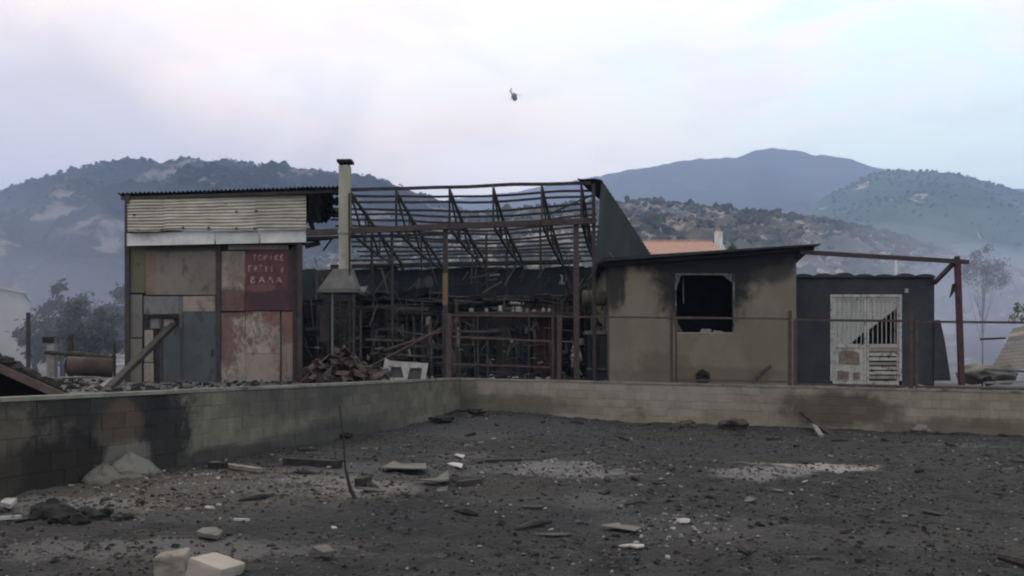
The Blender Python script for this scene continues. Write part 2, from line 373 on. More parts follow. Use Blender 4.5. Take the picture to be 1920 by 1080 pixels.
def block_wall(name, label, along, ncol, ncourse, m, slope, face_b, start=0.0):
    ang = math.atan2(along.y, along.x)
    root = thing(name, W(0, 0, -.4), label, 'wall')
    ms = [block_mesh('block', .396, .19, .196, q, m) for q in range(5)]; hs = [block_mesh('block', .196, .19, .196, 9 + q, m) for q in range(2)]
    nrm = Vector((-along.y, along.x)) * face_b
    o0 = CORNER + nrm * .1 - along * start; r = random.Random(4); fl = wloc(root)
    mb = MB(); L_ = ncol * .4
    z0 = 1.0 - ncourse * .2
    def q(s, off, z): p = o0 + along * s + nrm * off; return Vector((p.x, p.y, z - slope * s))
    mb.hexa([q(0, -.089, z0), q(L_, -.089, z0), q(L_, .09, z0), q(0, .09, z0), q(0, -.089, .998), q(L_, -.089, .998), q(L_, .09, .998), q(0, .09, .998)])
    part('mortar', mb, m, root)
    for c in range(ncourse):
        s = 0.0; items = []
        if c % 2: items.append((.1, hs)); s = .2
        while s + .4 <= L_ + 1e-6: items.append((s + .2, ms)); s += .4
        if s + .2 <= L_ + 1e-6: items.append((s + .1, hs))
        for sc, lib in items:
            o = bpy.data.objects.new('block', lib[r.randrange(len(lib))]); COL.objects.link(o); o.parent = root
            o.location = q(sc, r.uniform(-.005, .003), 1.0 - c * .2 - .1) - fl
            o.rotation_euler = (r.uniform(-.008, .008), slope + r.uniform(-.006, .006), ang)
    s = 0; k = 0
    while s < L_:
        ln = min(r.uniform(1.3, 2.2), L_ - s); mb = MB(); e = s + ln - .006; y0, y1 = -.115 + r.uniform(-.006, .006), .115; h = .05 + r.uniform(-.006, .004)
        mb.hexa([q(s, y0, 1.001), q(e, y0, 1.001), q(e, y1, 1.001), q(s, y1, 1.001), q(s, y0 + .008, 1.0 + h), q(e, y0 + .008, 1.0 + h), q(e, y1, 1.0 + h), q(s, y1, 1.0 + h)])
        part('coping', mb, m_cop, root); s += ln
block_wall('block_wall', 'soot-stained grey concrete block wall running out from the corner past the metal shed', -E2, 42, 6, m_lblock, 0.0, -1, .2)
block_wall('block_wall', 'ochre-stained concrete block wall below the rusty pipe fence', E1, 41, 7, m_rblock, SLOPE, 1)

# ------------------------------------------------------------------ shared materials
m_black = mat('charred black', (.010, .010, .011), (.022, .021, .021), 4, .95, .4, 30, c3=(.045, .043, .042), t3=.63, s3=5, var=.2)
m_steel = mat('burnt steel', (.028, .024, .024), (.05, .042, .040), 5, .8, .2, 50, c3=(.085, .052, .036), t3=.60, s3=6, var=.25, metal=.2)
m_rail = mat('rusty fence pipe', (.055, .040, .036), (.085, .060, .052), 6, .75, .2, 60, c3=(.035, .022, .02), t3=.58, s3=9, var=.15, metal=.2)
m_beam = mat('scorched brown beam', (.042, .033, .030), (.062, .048, .042), 4, .85, .3, 40, c3=(.025, .022, .02), t3=.6, s3=3, var=.15)
m_white_cor = mat('weathered pale sheet', (.33, .315, .265), (.46, .44, .38), 1.6, .7, .15, 30, c3=(.20, .19, .16), t3=.62, s3=3, var=.10, stretch=(1, 1, 3), rust=((.16, .12, .09), .68, .07, 3))
m_fascia = mat('chalky white fascia', (.46, .45, .43), (.60, .59, .57), 2, .7, .1, 40, c3=(.34, .33, .31), t3=.64, s3=3, var=.12)
m_timber = mat('charred timber', (.018, .016, .015), (.04, .036, .033), 6, .95, .6, 30, c3=(.10, .09, .08), t3=.66, s3=8, var=.3, stretch=(1, 1, 1))
m_greyw = mat('ash-grey board', (.13, .125, .12), (.20, .19, .18), 5, .95, .4, 30, c3=(.04, .04, .04), t3=.6, s3=6, var=.25)
m_pale = mat('pale debris', (.27, .268, .26), (.38, .375, .36), 6, .9, .3, 40, c3=(.16, .15, .14), t3=.62, s3=9, var=.2)
m_conc = mat('grey concrete', (.17, .165, .15), (.25, .24, .22), 3, .95, .5, 30, c3=(.09, .085, .08), t3=.6, s3=6, var=.15)

# ------------------------------------------------------------------ big burnt barn frame behind the corner
def F(x): return 24.8 - (x - 235) / 878.0
DIRB = Vector((math.sin(R(10)), math.cos(R(10)), 0))
def ytop(x): return interp([(225, 368), (640, 356), (1115, 343)], x)
def ybeam(x): return 437 + (x - 575) / 540 * -25
SPAN = 5.0
def roof(x, t, sag=True):
    p = U(x, ytop(x), F(x)) + DIRB * SPAN * t; p.z -= 1.5 * t
    if sag: p.z -= .20 * math.exp(-((x - 900) / 150) ** 2) * math.sin(math.pi * min(1, t * 1.2)) * (1 if x > 650 else 0)
    return p
barn = thing('barn_frame', Vector((-2, 24.6, .88)), 'roofless burnt steel barn frame with bare purlins and sloping trusses', 'barn')
NP = 14
for k in range(NP + 1):
    t = k / NP; xl = 575 if k > 2 else 640
    xr = 1108
    pts = []
    jit = rnd.uniform(-.05, .05)
    for i in range(17):
        x = xl + (xr - xl) * i / 16; p = roof(x, t); p.z += .035 * noise.noise((x * .012, k * 1.7, 0)) + (jit * math.sin(math.pi * i / 16) if k else 0); pts.append(p)
    mb = MB()
    for a, b in zip(pts, pts[1:]): mb.beam(a, b + (b - a).normalized() * .004, .055, .058 if k else .085)
    part('purlin', mb, m_steel, barn)
for x in (657, 743, 843, 925, 1016, 1090):
    mb = MB(); top = [roof(x, t) - Vector((0, 0, .08)) for t in [i / 8 for i in range(9)]]
    for a, b in zip(top, top[1:]): mb.beam(a, b, .06, .07)
    tr = part('truss', mb, m_steel, barn)
    f0 = U(x, ybeam(x) + 2, F(x)); e = roof(x, 1, False) - Vector((0, 0, .16)); f1 = e
    mb = MB(); bot = [f0.lerp(f1, i / 8) - Vector((0, 0, .10 * math.sin(math.pi * i / 8))) for i in range(9)]
    for a, b in zip(bot, bot[1:]): mb.beam(a, b, .06, .06)
    part('bottom_chord', mb, m_steel, tr)
    part('web', MB().beam(top[0], bot[0], .06, .06), m_steel, tr)
    for i, j in ((0, 2), (2, 2), (2, 4), (4, 4), (4, 6)):
        part('web', MB().beam(top[i], bot[j], .045, .045), m_steel, tr)
for x0, x1 in ((575, 840), (843, 1118)):
    part('front_beam', MB().beam(U(x0, ybeam(x0), F(x0) - .12), U(x1, ybeam(x1) + (2 if x0 > 800 else 0), F(x1) - .12), .12, .15), m_beam, barn)
part('front_beam', MB().beam(U(562, 447, F(562) - .02), U(840, 439, F(840) - .02), .08, .07), m_steel, barn)
part('front_beam', MB().beam(U(640, 489, F(640) - .02), U(745, 487, F(745) - .02), .05, .05), m_steel, barn)
part('wind_brace', MB().beam(U(1110, 366, F(1110)), U(1025, 404, F(1025)), .05, .05), m_steel, barn)
m_ochre = mat('ochre painted post', (.19, .115, .05), (.13, .085, .045), 6, .9, .2, 40, var=.05)
for x, y0, w, dd in ((562, 448, .12, 0), (655, 362, .05, -.35), (697, 440, .07, 2.4), (735, 436, .07, 0), (790, 440, .05, 2.6), (835, 424, .13, 0), (893, 480, .06, 4.5), (912, 440, .07, 2.4), (950, 470, .08, 3.8), (1013, 420, .06, 2.2), (1080, 414, .14, 0), (1113, 345, .09, 0)):
    d = F(x) + dd; p = U(x, y0, d); g = Vector((p.x + .02, p.y, yard_z(p.x, p.y) - .05))
    po = part('post', MB().beam(g, p, w, w), m_beam if w > .1 else m_steel, barn)
    if x == 835: part('paint_patch', MB().beam(U(x, 572, d), U(x, 512, d), w + .008, w + .008), m_ochre, po)
# clad gable at the right end, seen from inside, its front corner curled over
m_gable = mat('scorched dark green sheet', (.020, .026, .024), (.032, .040, .036), 1.2, .7, .2, 20, c3=(.05, .045, .035), t3=.62, s3=1.5, var=.1, stretch=(1, 1, .4))
DIRG = Vector((math.sin(R(24)), math.cos(R(24)), 0))
def GT(t): p = U(1128, 338, F(1113)) + DIRG * 5.3 * t; p.z -= 1.5 * t; return p
def gable(k):
    def fn(u, v):
        t = u; top = GT(t)
        low = U(1113, 500, F(1113)) + DIRG * 5.3 * t; low.z = 4.02
        p = low.lerp(top, v); p.x += .022 * math.sin(u * 2 * math.pi * 22) + .10 * math.sin(u * 3 + v * 4) * v * (1 - v)
        return p
    return fn
gab = part('gable_cladding', MB().sheet(gable(0), 88, 8, (.006, 0, 0)), m_gable, barn)
def curl(u, v):
    a = GT(v * .6) + Vector((0, 0, .012)); L_ = .64 * (1 - v) ** 1.1 + .03
    return a + Vector((-L_ * u * (1 + .08 * math.sin(v * 7)), -.10 * u * (1 - v), .035 * u + .02 * math.sin(u * 6) - .10 * u * v))
part('curled_sheet', MB().sheet(curl, 8, 24, (0, 0, -.006)), m_gable, gab)
part('gable_brace', MB().beam(U(1136, 468, F(1113) + 1), U(1152, 484, F(1113) + 1.2), .03, .03), m_greyw, gab)
# blackened rear wall of sheets
m_rear = mat('sooty teal sheet', (.014, .020, .026), (.022, .030, .036), 1.4, .7, .15, 20, c3=(.035, .036, .04), t3=.62, s3=1.2, var=.25)
m_rlow = mat('scorched lower sheet', (.018, .018, .019), (.036, .035, .036), 1.8, .85, .3, 14, c3=(.07, .066, .062), t3=.58, s3=2.5, var=.35)
def rear(x, off=0): p = roof(x, 1, False) + DIRB * (.18 + off); return p
xs = [380, 425, 470, 515, 560, 604, 652, 700, 748, 795, 842, 890, 938, 985, 1032, 1078, 1122, 1165]
for i, (x0, x1) in enumerate(zip(xs, xs[1:])):
    for (za, zb) in ((3.55, 4.62), (2.38, 3.63), (.80, 2.45)):
        if (i, za) in ((12, 2.38), (8, 2.38)): zb2 = zb - .25
        else: zb2 = zb
        a, b = rear(x0 - 60), rear(x1 - 59.5); j = (.03 if i % 2 else 0) + {3.55: 0, 2.38: .07, .8: .14}[za]; za2 = za + rnd.uniform(0, .03)
        mb = MB(); t0 = rnd.uniform(-.10, .02) if za > 3 else 0; t1 = rnd.uniform(-.10, .02) if za > 3 else 0
        mb.prism([(a.x, a.y + j, za2), (b.x, b.y + j, za2), (b.x, b.y + j, zb2 + t1), (a.x, a.y + j, zb2 + t0)], (0, .02, 0))
        part('wall_sheet', mb, m_rear if za > 3 else m_rlow, barn)
mb = MB(); mb.beam(rear(490) + Vector((0, -.1, -.02)), rear(1050) + Vector((0, -.1, -.02)), .1, .14); part('eave_beam', mb, m_steel, barn)

# ------------------------------------------------------------------ masonry grill chimney with hood
m_stack = mat('sooty cream render', (.26, .26, .20), (.34, .34, .27), 1.5, .9, .25, 25, c3=(.15, .15, .12), t3=.6, s3=2, var=0, stretch=(1, 1, .5))
m_hood = mat('grey hood metal', (.075, .073, .068), (.115, .112, .105), 2, .6, .1, 20, c3=(.07, .07, .07), t3=.6, s3=2, var=0)
D = 24.05
def pxbox(mb, x0, y0, x1, y1, d, depth):
    a, b = U(x0, y1, d), U(x1, y0, d); return mb.hexa([(a.x, d, a.z), (b.x, d, a.z), (b.x, d + depth, a.z), (a.x, d + depth, a.z), (a.x, d, b.z), (b.x, d, b.z), (b.x, d + depth, b.z), (a.x, d + depth, b.z)])
def frustum(mb, b0, b1, yb, t0, t1, yt, d, db, dt):
    B0, B1, T0, T1 = U(b0, yb, d), U(b1, yb, d), U(t0, yt, d), U(t1, yt, d); o = (db - dt) / 2
    return mb.hexa([(B0.x, d, B0.z), (B1.x, d, B0.z), (B1.x, d + db, B0.z), (B0.x, d + db, B0.z), (T0.x, d + o, T0.z), (T1.x, d + o, T0.z), (T1.x, d + o + dt, T0.z), (T0.x, d + o + dt, T0.z)])
ch = thing('grill_chimney', U(645, 712, D), 'tall cream chimney with grey hood rising over the outdoor grill', 'chimney')
st = part('stack', pxbox(MB(), 635, 310, 655, 505, D, .30), m_stack, ch)
part('collar', pxbox(MB(), 633, 431, 657, 437, D - .03, .36), m_stack, st)
cp = part('cap', pxbox(MB(), 631, 298, 659, 303, D - .06, .42), m_black, ch)
for x in (637, 650): part('cap_leg', pxbox(MB(), x, 303, x + 4, 311, D + .04, .22), m_black, cp)
hd = part('hood', frustum(MB(), 597, 668, 541, 622, 657, 502, D - .25, .8, .34), m_hood, ch)
part('rim', pxbox(MB(), 595, 541, 670, 548, D - .27, .84), m_hood, hd)
for x, mm in ((621, m_hood), (661, m_steel)): part('leg', pxbox(MB(), x, 549, x + 4, 668, D - .2, .06), mm, ch)
part('firebox', pxbox(MB(), 600, 575, 617, 640, D + .3, .3), m_steel, ch)
part('plinth', pxbox(MB(), 592, 668, 672, 716, D - .2, .8), m_black, ch)

# ------------------------------------------------------------------ patched metal shed
SD0 = F(400)
def sp(x, y): p = U(x, y, SD0); return (p.x, p.y, p.z)
REDB = (.085, .042, .034)
def rusty(name, a, b, ru, t=.56, stain=()): return mat(name, a, b, 1.5, .75, .2, 25, c3=tuple(v * .62 for v in a), t3=.53, s3=3.2, w3=.16, var=.05, stretch=(1, 1, .6), rust=(ru, t, .14, 5.0), stains=stain)
BR, RD = (.095, .058, .042), (.135, .078, .055)
m_ol = rusty('olive sheet', (.085, .085, .045), (.10, .098, .06), (.06, .055, .04))
m_gs = rusty('grey sheet', (.135, .122, .105), (.165, .15, .132), (.12, .085, .068), .56, [(sp(284, 510), (.16, 1, .8), (.155, .085, .065), .7, .9, 5), (sp(340, 463), (1.8, 1, .14), (.04, .036, .032), .8, .6, 5), (sp(300, 530), (.4, 1, .3), (.19, .17, .15), .5, .8, 4)])
m_gb = rusty('brown-grey sheet', (.12, .112, .105), (.15, .14, .13), BR, .63)
m_li = rusty('lilac-grey sheet', (.135, .13, .135), (.17, .162, .162), BR, .58)
m_be = rusty('beige rusted sheet', (.20, .17, .145), (.26, .22, .19), RD, .48, [(sp(540, 610), (.25, 1, .5), (.14, .07, .055), .8, .8, 5)])
m_wr = rusty('white rusted sheet', (.225, .20, .175), (.30, .27, .24), RD, .46, [(sp(440, 570), (.55, 1, .45), REDB, .85, .8, 5), (sp(425, 640), (.28, 1, .8), (.12, .065, .048), .8, .9, 6), (sp(520, 596), (.55, 1, .22), (.13, .06, .05), .7, .8, 5), (sp(440, 500), (.3, 1, .5), (.14, .12, .10), .7, .9, 6), (sp(470, 705), (.5, 1, .3), (.22, .21, .18), .5, .8, 6)])
m_bd = rusty('blue-grey door paint', (.055, .063, .066), (.072, .082, .084), (.085, .092, .08), .56)
m_ma = rusty('maroon sign paint', (.075, .030, .036), (.098, .040, .044), (.05, .024, .034), .52, [(sp(505, 560), (.7, 1, .35), (.038, .020, .030), .7, .7, 3), (sp(490, 540), (.4, 1, .12), (.15, .075, .072), .6, .8, 5), (sp(548, 520), (.12, 1, 1), (.03, .026, .03), .8, .6, 4)])
m_cr = rusty('cream strip', (.21, .185, .15), (.28, .25, .21), (.09, .072, .058), .52)
m_dk = mat('dark timber framing', (.035, .03, .03), (.055, .046, .046), 5, .9, .3, 40, var=.15)
m_letter = mat('flaking pink-white paint', (.26, .17, .17), (.36, .27, .27), 8, .9, 0, c3=(.095, .04, .047), t3=.50, s3=13, var=0)
SD = F(400)
shed = thing('metal_shed', U(395, 720, SD), 'tall shed patched from rusty metal sheets with pale corrugated upper face', 'shed')
def panel(name, x0, y0, x1, y1, m, off=0.0, parent=shed, th=.03, label=None, tilt=0):
    d = SD + off; mb = MB(); a, b = U(x0, y1, d), U(x1, y0, d); r = lambda: rnd.uniform(-.008, .008)
    mb.prism([(a.x + r(), d + tilt, a.z + r()), (b.x + r(), d + tilt, a.z + r()), (b.x + r(), d, b.z + r()), (a.x + r(), d, b.z + r())], (0, th, 0))
    return part(name, mb, m, parent, label=label)
panel('backing_wall', 240, 458, 551, 726, m_dk, .12, th=.05)
panel('sheet', 245, 462, 273, 549, m_ol, .03)
panel('sheet', 273.5, 460, 405, 553, m_gs, .0, label='large plain grey sheet')
panel('sheet', 243, 552, 267, 632, m_gb, .04)
panel('sheet', 242, 634.5, 266, 718, m_gs, .02)
panel('sheet', 270, 555, 334.5, 589, m_li, .03)
panel('sheet', 343, 555, 403.5, 583.5, m_be, .02)
panel('sheet', 335.5, 556, 342, 640, m_gb, .05)
dr = panel('door', 340, 585, 411, 722, m_bd, -.03, th=.04, label='dull blue-grey metal door')
panel('seam', 341.5, 586, 344, 721, m_dk, -.036, dr, .005); 
panel('handle', 396, 655, 399, 667, m_steel, -.07, dr, .036)
panel('door_sheet', 303, 612, 339.5, 722, m_bd, .02)
panel('hatch_lintel', 276, 590, 332, 596, m_black, -.02)
panel('hatch_post', 275.5, 596, 280, 612, m_black, .0); panel('hatch_post', 328, 596, 332.5, 612, m_black, .0); panel('hatch_post', 300.5, 596, 304, 722, m_dk, -.01)
panel('hatch_sheet', 281, 597, 299, 616, m_li, .05); panel('hatch_sheet', 307, 599, 326, 613, m_be, .05)
panel('pale_board', 271, 619, 287, 679, m_cr, .03); panel('pale_board', 270, 681, 288, 716, m_cr, .03)
panel('sheet', 414, 471, 459.5, 583, m_wr, .02)
panel('strip', 428, 458, 540, 467.5, m_cr, .01)
sg = panel('sign_board', 460, 468.5, 549, 582, m_ma, -.02, th=.03, label='maroon hand-painted sign with flaking pale letters')
panel('sheet', 413, 586, 459.5, 718, m_wr, .02)
panel('sheet', 460.5, 584, 525.5, 662, m_wr, .025); panel('sheet', 460.5, 663.5, 525.5, 716, m_be, .015); panel('sheet', 528, 584, 549, 716, m_be, .03)
for x0, x1, y0, y1, o in ((234, 242, 366, 726, -.05), (405, 413, 458, 724, -.06), (549, 561, 456, 724, -.05)): panel('post', x0, y0, x1, y1, m_dk, o, th=.14)
panel('thin_post', 525, 600, 528, 722, m_steel, -.12, th=.03)
# the letters that can still be read on the sign, brushed strokes
GLY = {'Ι': [[(.5, 0), (.5, 1)]], 'Τ': [[(.5, 0), (.5, 1)], [(0, 1), (1, 1)]], 'Ο': [[(.5, 0), (0, .3), (0, .7), (.5, 1), (1, .7), (1, .3), (.5, 0)]], 'Ρ': [[(.1, 0), (.1, 1), (.8, .95), (.9, .7), (.7, .5), (.1, .5)]],
       'Κ': [[(.1, 0), (.1, 1)], [(.9, 1), (.15, .5), (.9, 0)]], 'Ε': [[(.9, 0), (.1, 0), (.1, 1), (.9, 1)], [(.1, .5), (.7, .5)]], 'Γ': [[(.1, 0), (.1, 1), (.9, 1)]],
       'Α': [[(0, 0), (.5, 1), (1, 0)], [(.2, .35), (.8, .35)]], 'Λ': [[(0, 0), (.5, 1), (1, 0)]], 'Σ': [[(.9, 1), (.1, 1), (.6, .5), (.1, 0), (.9, 0)]], 'Ξ': [[(.1, 1), (.9, 1)], [(.2, .5), (.8, .5)], [(.1, 0), (.9, 0)]],
       'Β': [[(.1, 0), (.1, 1), (.7, .95), (.8, .75), (.1, .52), (.85, .3), (.7, .03), (.1, 0)]], 'Η': [[(.1, 0), (.1, 1)], [(.9, 0), (.9, 1)], [(.1, .5), (.9, .5)]], 'Ζ': [[(.1, 1), (.9, 1), (.1, 0), (.9, 0)]], 'Δ': [[(0, 0), (.5, 1), (1, 0), (0, 0)]]}
def lettering(text, x0, x1, yb, h, w):
    n = len(text); step = (x1 - x0) / n; d = SD - .0245; k = 0
    for i, c in enumerate(text):
        if c == ' ': continue
        mb = MB()
        for st_ in GLY[c]:
            for (ax, ay), (bx, by) in zip(st_, st_[1:]):
                p = U(x0 + (i + ax * .62) * step, yb - ay * h, d - k * .0001); q = U(x0 + (i + bx * .62) * step, yb - by * h, d - k * .0001); k += 1
                mb.beam(p, q, .002, w, (0, 0, 1)) if abs((q - p).normalized().z) < .95 else mb.beam(p, q, w, .002, (0, 1, 0))
        part('letter', mb, m_letter, sg)
lettering('ΤΟΡΙΚΕ', 474, 536, 488, 10, .034)
lettering('ΓΑΞΙΙ Σ', 466, 536, 509, 11, .034)
lettering('ΒΑΛΑ', 470, 534, 530, 11, .036)
# fascia boards
for x0, x1, m in ((238, 402, m_fascia), (404.5, 485.5, m_fascia), (487.5, 573.5, m_fascia)):
    d = SD - .30; a0, a1 = U(x0, 461 - (x0 - 238) * .021, d), U(x1, 461 - (x1 - 238) * .021, d); hh = .345
    mb = MB().prism([a0, a1, a1 + Vector((0, 0, hh)), a0 + Vector((0, 0, hh))], (0, .03, 0)); part('fascia_board', mb, m, shed)
panel('soffit', 240, 452, 570, 457, m_dk, -.26, th=.4)
# corrugated upper face, ridges running along the shed, four sheets lapped
def face(x0, x1, dz, lap):
    def fn(u, v):
        x = x0 + (x1 - x0) * u; yb = 432 - (x - 240) * .004 + dz; yt = ytop(x) + 6
        y = yb + (yt - yb) * v; d = SD - .40 + .42 * v + lap
        d -= .10 * math.exp(-(((x - 262) / 40) ** 2)) * max(0, .45 - v) * 2
        p = U(x, y, d); p.y += .034 * math.sin(v * 2 * math.pi * 10.5) + .012 * noise.noise((x * .03, v * 6, 0)); p.z += .014 * noise.noise((x * .02, v * 3, 4))
        if v < .02: p.z += .02 * noise.noise((x * .06, 0, 9))
        return p
    return fn
for i, (x0, x1) in enumerate(((239, 312), (308, 400), (396, 482), (478, 574))):
    part('corrugated_sheet', MB().sheet(face(x0, x1, (2, 0, 1, -1)[i], -.006 * i), 14, 92, (0, .003, 0)), m_white_cor, shed)
for x, y in ((251, 403), (303, 430), (343, 427), (391, 427), (443, 397), (443, 428), (477, 428), (480, 395)): part('fixing', pxbox(MB(), x - 2, y - 1.5, x + 2, y + 1.5, SD - .43, .06), m_black, shed)
# dark roof sheets behind the ridge, torn away at the right
def rf(u, v):
    x = 224 + (640 - 224) * u; p = roof(x, v * .42, False); p.z += .07 + .022 * math.sin(u * 2 * math.pi * 52) + .02 * noise.noise((x * .02, v, 0)); p.y -= .12
    return p
def keep(u, v):
    lim = .835 if u < .8 else 0
    if u < .80: return True
    e = 1.0 - .15 * v ** 1.2 + .028 * math.sin(v * 19) * min(1, v * 4) + .04 * noise.noise((v * 9, u * 3, 2))
    return u < e
part('roof_sheet', MB().sheet(rf, 416, 14, (0, 0, -.005), keep), m_black, shed)
part('ridge_beam', MB().beam(U(228, 372, SD + .06), U(640, 358.5, F(640) + .06), .08, .08), m_steel, shed)
def hang(u, v):
    p = roof(574 + 30 * u, .02, False); q = U(574 + 26 * u + 8 * v, 432 - 25 * u * u, SD + .5); r_ = p.lerp(q, v); r_.x += .05 * math.sin(v * 7 + u * 3); r_.y += .03 * math.sin(u * 20); return r_
part('torn_sheet', MB().sheet(hang, 16, 12, (0, .005, 0), lambda u, v: v < .95 - .5 * u * u + .12 * math.sin(u * 13)), m_black, shed)
for (x0, y0, x1, y1, w) in ((566, 430, 628, 436, .1), (570, 452, 625, 446, .08), (572, 462, 600, 455, .14), (606, 470, 622, 448, .05)):
    part('hanging_scrap', MB().beam(U(x0, y0, SD + .5), U(x1, y1, SD + .6), .03, w), m_greyw if w == .1 else m_black, shed)
# left side wall of the shed
mb = MB(); a = U(238, 726, SD); b = Vector((a.x + .8, a.y + 4.5, a.z)); mb.prism([a, b, (b.x, b.y, 5.2), (a.x, a.y, 6.0)], (.03, 0, 0)); part('side_wall', mb, m_dk, shed)

# ------------------------------------------------------------------ plastered house with burnt-out window
HD = 23.4
def hx(x, y): p = U(x, y, HD); return (p.x, p.y, p.z)
m_plas = mat('ochre plaster', (.138, .124, .092), (.172, .154, .115), 1.3, .95, .3, 22, c3=(.115, .10, .072), t3=.57, s3=1.6, w3=.2, var=0, stretch=(1, 1, .5), stains=[
    (hx(1310, 476), (3.5, 1, .50), SOOT, .97, .5, 3.2), (hx(1318, 525), (1.35, 1, 1.25), (.012, .012, .013), .95, .5, 3.2), (hx(1200, 560), (.5, 1, .6), (.17, .15, .11), .5, .8, 4), (hx(1240, 680), (.7, 1, .3), (.10, .088, .066), .6, .9, 5), (hx(1150, 520), (.33, 1, .9), SOOT, .85, .5, 2.5), (hx(1168, 548), (.06, 1, .35), SOOT, .7, .4, 5),
    (hx(1430, 500), (.9, 1, .45), SOOT, .75, .5, 2), (hx(1320, 705), (2.6, 1, .25), (.085, .07, .05), .5, .6, 2), (hx(1430, 640), (.8, 1, .8), (.12, .11, .075), .5, .6, 2)])
house = thing('plaster_house', Vector((U(1316, 725, HD).x, HD, .78)), 'small ochre plastered house with sooty burnt-out window and dark lean roof', 'house')
hl, hr, zb = U(1143, 700, HD).x, U(1493, 700, HD).x, .55
wl, wr, wt, wb = U(1266, 0, HD).x, U(1377, 0, HD).x, U(0, 513, HD).z, U(0, 625, HD).z
def ztop(x): t = (x - hl) / (hr - hl); return U(0, 489, HD).z + t * (U(0, 464, HD).z - U(0, 489, HD).z)
mb = MB(); T = .22
def wpiece(x0, x1, z0, z1a, z1b): mb.prism([(x0, HD, z0), (x1, HD, z0), (x1, HD, z1b), (x0, HD, z1a)], (0, T, 0))
wpiece(hl, wl, zb, ztop(hl), ztop(wl)); wpiece(wr, hr, zb, ztop(wr), ztop(hr)); wpiece(wl, wr, zb, wb, wb); wpiece(wl, wr, wt, ztop(wl), ztop(wr))
part('front_wall', mb, m_plas, house)
mb = MB(); mb.prism([(hl, HD + T, zb), (hl, HD + 4.2, zb), (hl, HD + 4.2, ztop(hl)), (hl, HD + T, ztop(hl))], (.2, 0, 0)); part('side_wall', mb, m_plas, house)
mb = MB(); mb.prism([(hr - .2, HD + T, zb), (hr - .2, HD + 4.2, zb), (hr - .2, HD + 4.2, ztop(hr)), (hr - .2, HD + T, ztop(hr))], (.2, 0, 0)); part('side_wall', mb, m_plas, house)
mb = MB(); mb.prism([(hl + .2, HD + 4.0, zb), (hr - .2, HD + 4.0, zb), (hr - .2, HD + 4.0, ztop(hr)), (hl + .2, HD + 4.0, ztop(hl))], (0, .2, 0)); part('rear_wall', mb, m_black, house)
mb = MB(); mb.box(((hl + hr) / 2, HD + 2.1, .72), (hr - hl - .4, 3.7, .05)); part('floor', mb, m_black, house)
m_int = mat('soot and shade black', (.006, .006, .006), (.010, .010, .010), 3, 1, 0, var=0, spec=.05)  # soot of the burnt rooms; also the painted shade under the collapsed roof
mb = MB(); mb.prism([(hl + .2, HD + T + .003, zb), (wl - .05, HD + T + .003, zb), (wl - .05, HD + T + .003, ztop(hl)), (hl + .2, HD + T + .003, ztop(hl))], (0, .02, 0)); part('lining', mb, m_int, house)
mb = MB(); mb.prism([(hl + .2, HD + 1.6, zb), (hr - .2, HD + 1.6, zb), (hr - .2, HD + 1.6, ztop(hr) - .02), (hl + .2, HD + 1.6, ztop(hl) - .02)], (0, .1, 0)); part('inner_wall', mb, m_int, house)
m_gl = mat('sooted glass', (.012, .012, .013), (.03, .03, .031), 5, .25, 0, var=0, spec=.5)
win = MB(); fw = .035
for x0, x1, z0, z1 in ((wl, wl + fw, wb, wt), (wr - fw, wr, wb, wt), (wl + fw, wr - fw, wt - fw, wt)):
    win.prism([(x0, HD - .012, z0), (x1, HD - .012, z0), (x1, HD - .012, z1), (x0, HD - .012, z1)], (0, .10, 0))
wf = part('window_frame', win, mat('burnt aluminium', (.09, .088, .082), (.14, .138, .13), 5, .7, .1, 40, c3=(.02, .02, .02), t3=.5, s3=3, var=0), house)
part('sill_rail', MB().box(((wl + wr) / 2, HD - .035, U(0, 597, HD).z), (wr - wl + .02, .03, .035)), m_rail, wf)
part('sill', MB().box(((wl + wr) / 2, HD + .11, wb + .012), (wr - wl - .01, .2, .024)), m_conc, wf)
for q in ([(wl + .03, wt - .035), (wl + .03, wt - .42), (wl + .16, wt - .035)], [(wr - .03, wt - .035), (wr - .30, wt - .035), (wr - .03, wt - .26)], [(wl + .03, wb + .03), (wl + .22, wb + .03), (wl + .03, wb + .34)]):
    part('glass_shard', MB().prism([(x, HD + .03, z) for x, z in q], (0, .006, 0)), m_gl, wf)
part('hanging_strip', MB().beam((wl + .32, HD + .6, wt), (wl + .34, HD + .62, wt - .75), .03, .03), m_greyw, wf)
rl, rr = U(1128, 489, HD).x, U(1530, 457, HD).x
zl, zr2 = U(0, 490, HD - .35).z, U(0, 459, HD - .35).z
mb = MB(); y0, y1, th = HD - .35, HD + 4.6, .10
mb.hexa([(rl, y0, zl), (rr, y0, zr2), (rr, y1, zr2 - .1), (rl, y1, zl - .1), (rl, y0, zl + th), (rr, y0, zr2 + .03), (rr, y1, zr2), (rl, y1, zl + th - .1)])
m_roofd = mat('tarred dark roof', (.014, .015, .017), (.026, .027, .03), 2, .8, .3, 20, var=0)
rf_ = part('roof', mb, m_roofd, house)
mb = MB(); e = U(1493, 0, HD).x; mb.prism([(e + .003, HD + .02, ztop(hr) - .42), (rr - .08, HD + .02, zr2 - .035), (e + .003, HD + .02, zr2 - .045)], (0, .25, 0)); part('eave_bracket', mb, m_black, rf_)
mb = MB(); mb.beam((rl + .05, HD - .12, zl - .06), (rr - .1, HD - .12, zr2 - .06), .08, .09); part('fascia', mb, m_black, rf_)
for x, y in ((1484, 445), (1496, 444)):
    p = U(x, 457, HD + .3); t = (p.x - rl) / (rr - rl); zz = zl + th + (zr2 + .03 - zl - th) * t - .015
    solo('brick', MB().box((p.x, HD + .3, zz + .075), (.14, .22, .15)), m_conc, 'weathered brown block weighing down the raised end of the house roof', 'brick', 'blocks on the house roof')
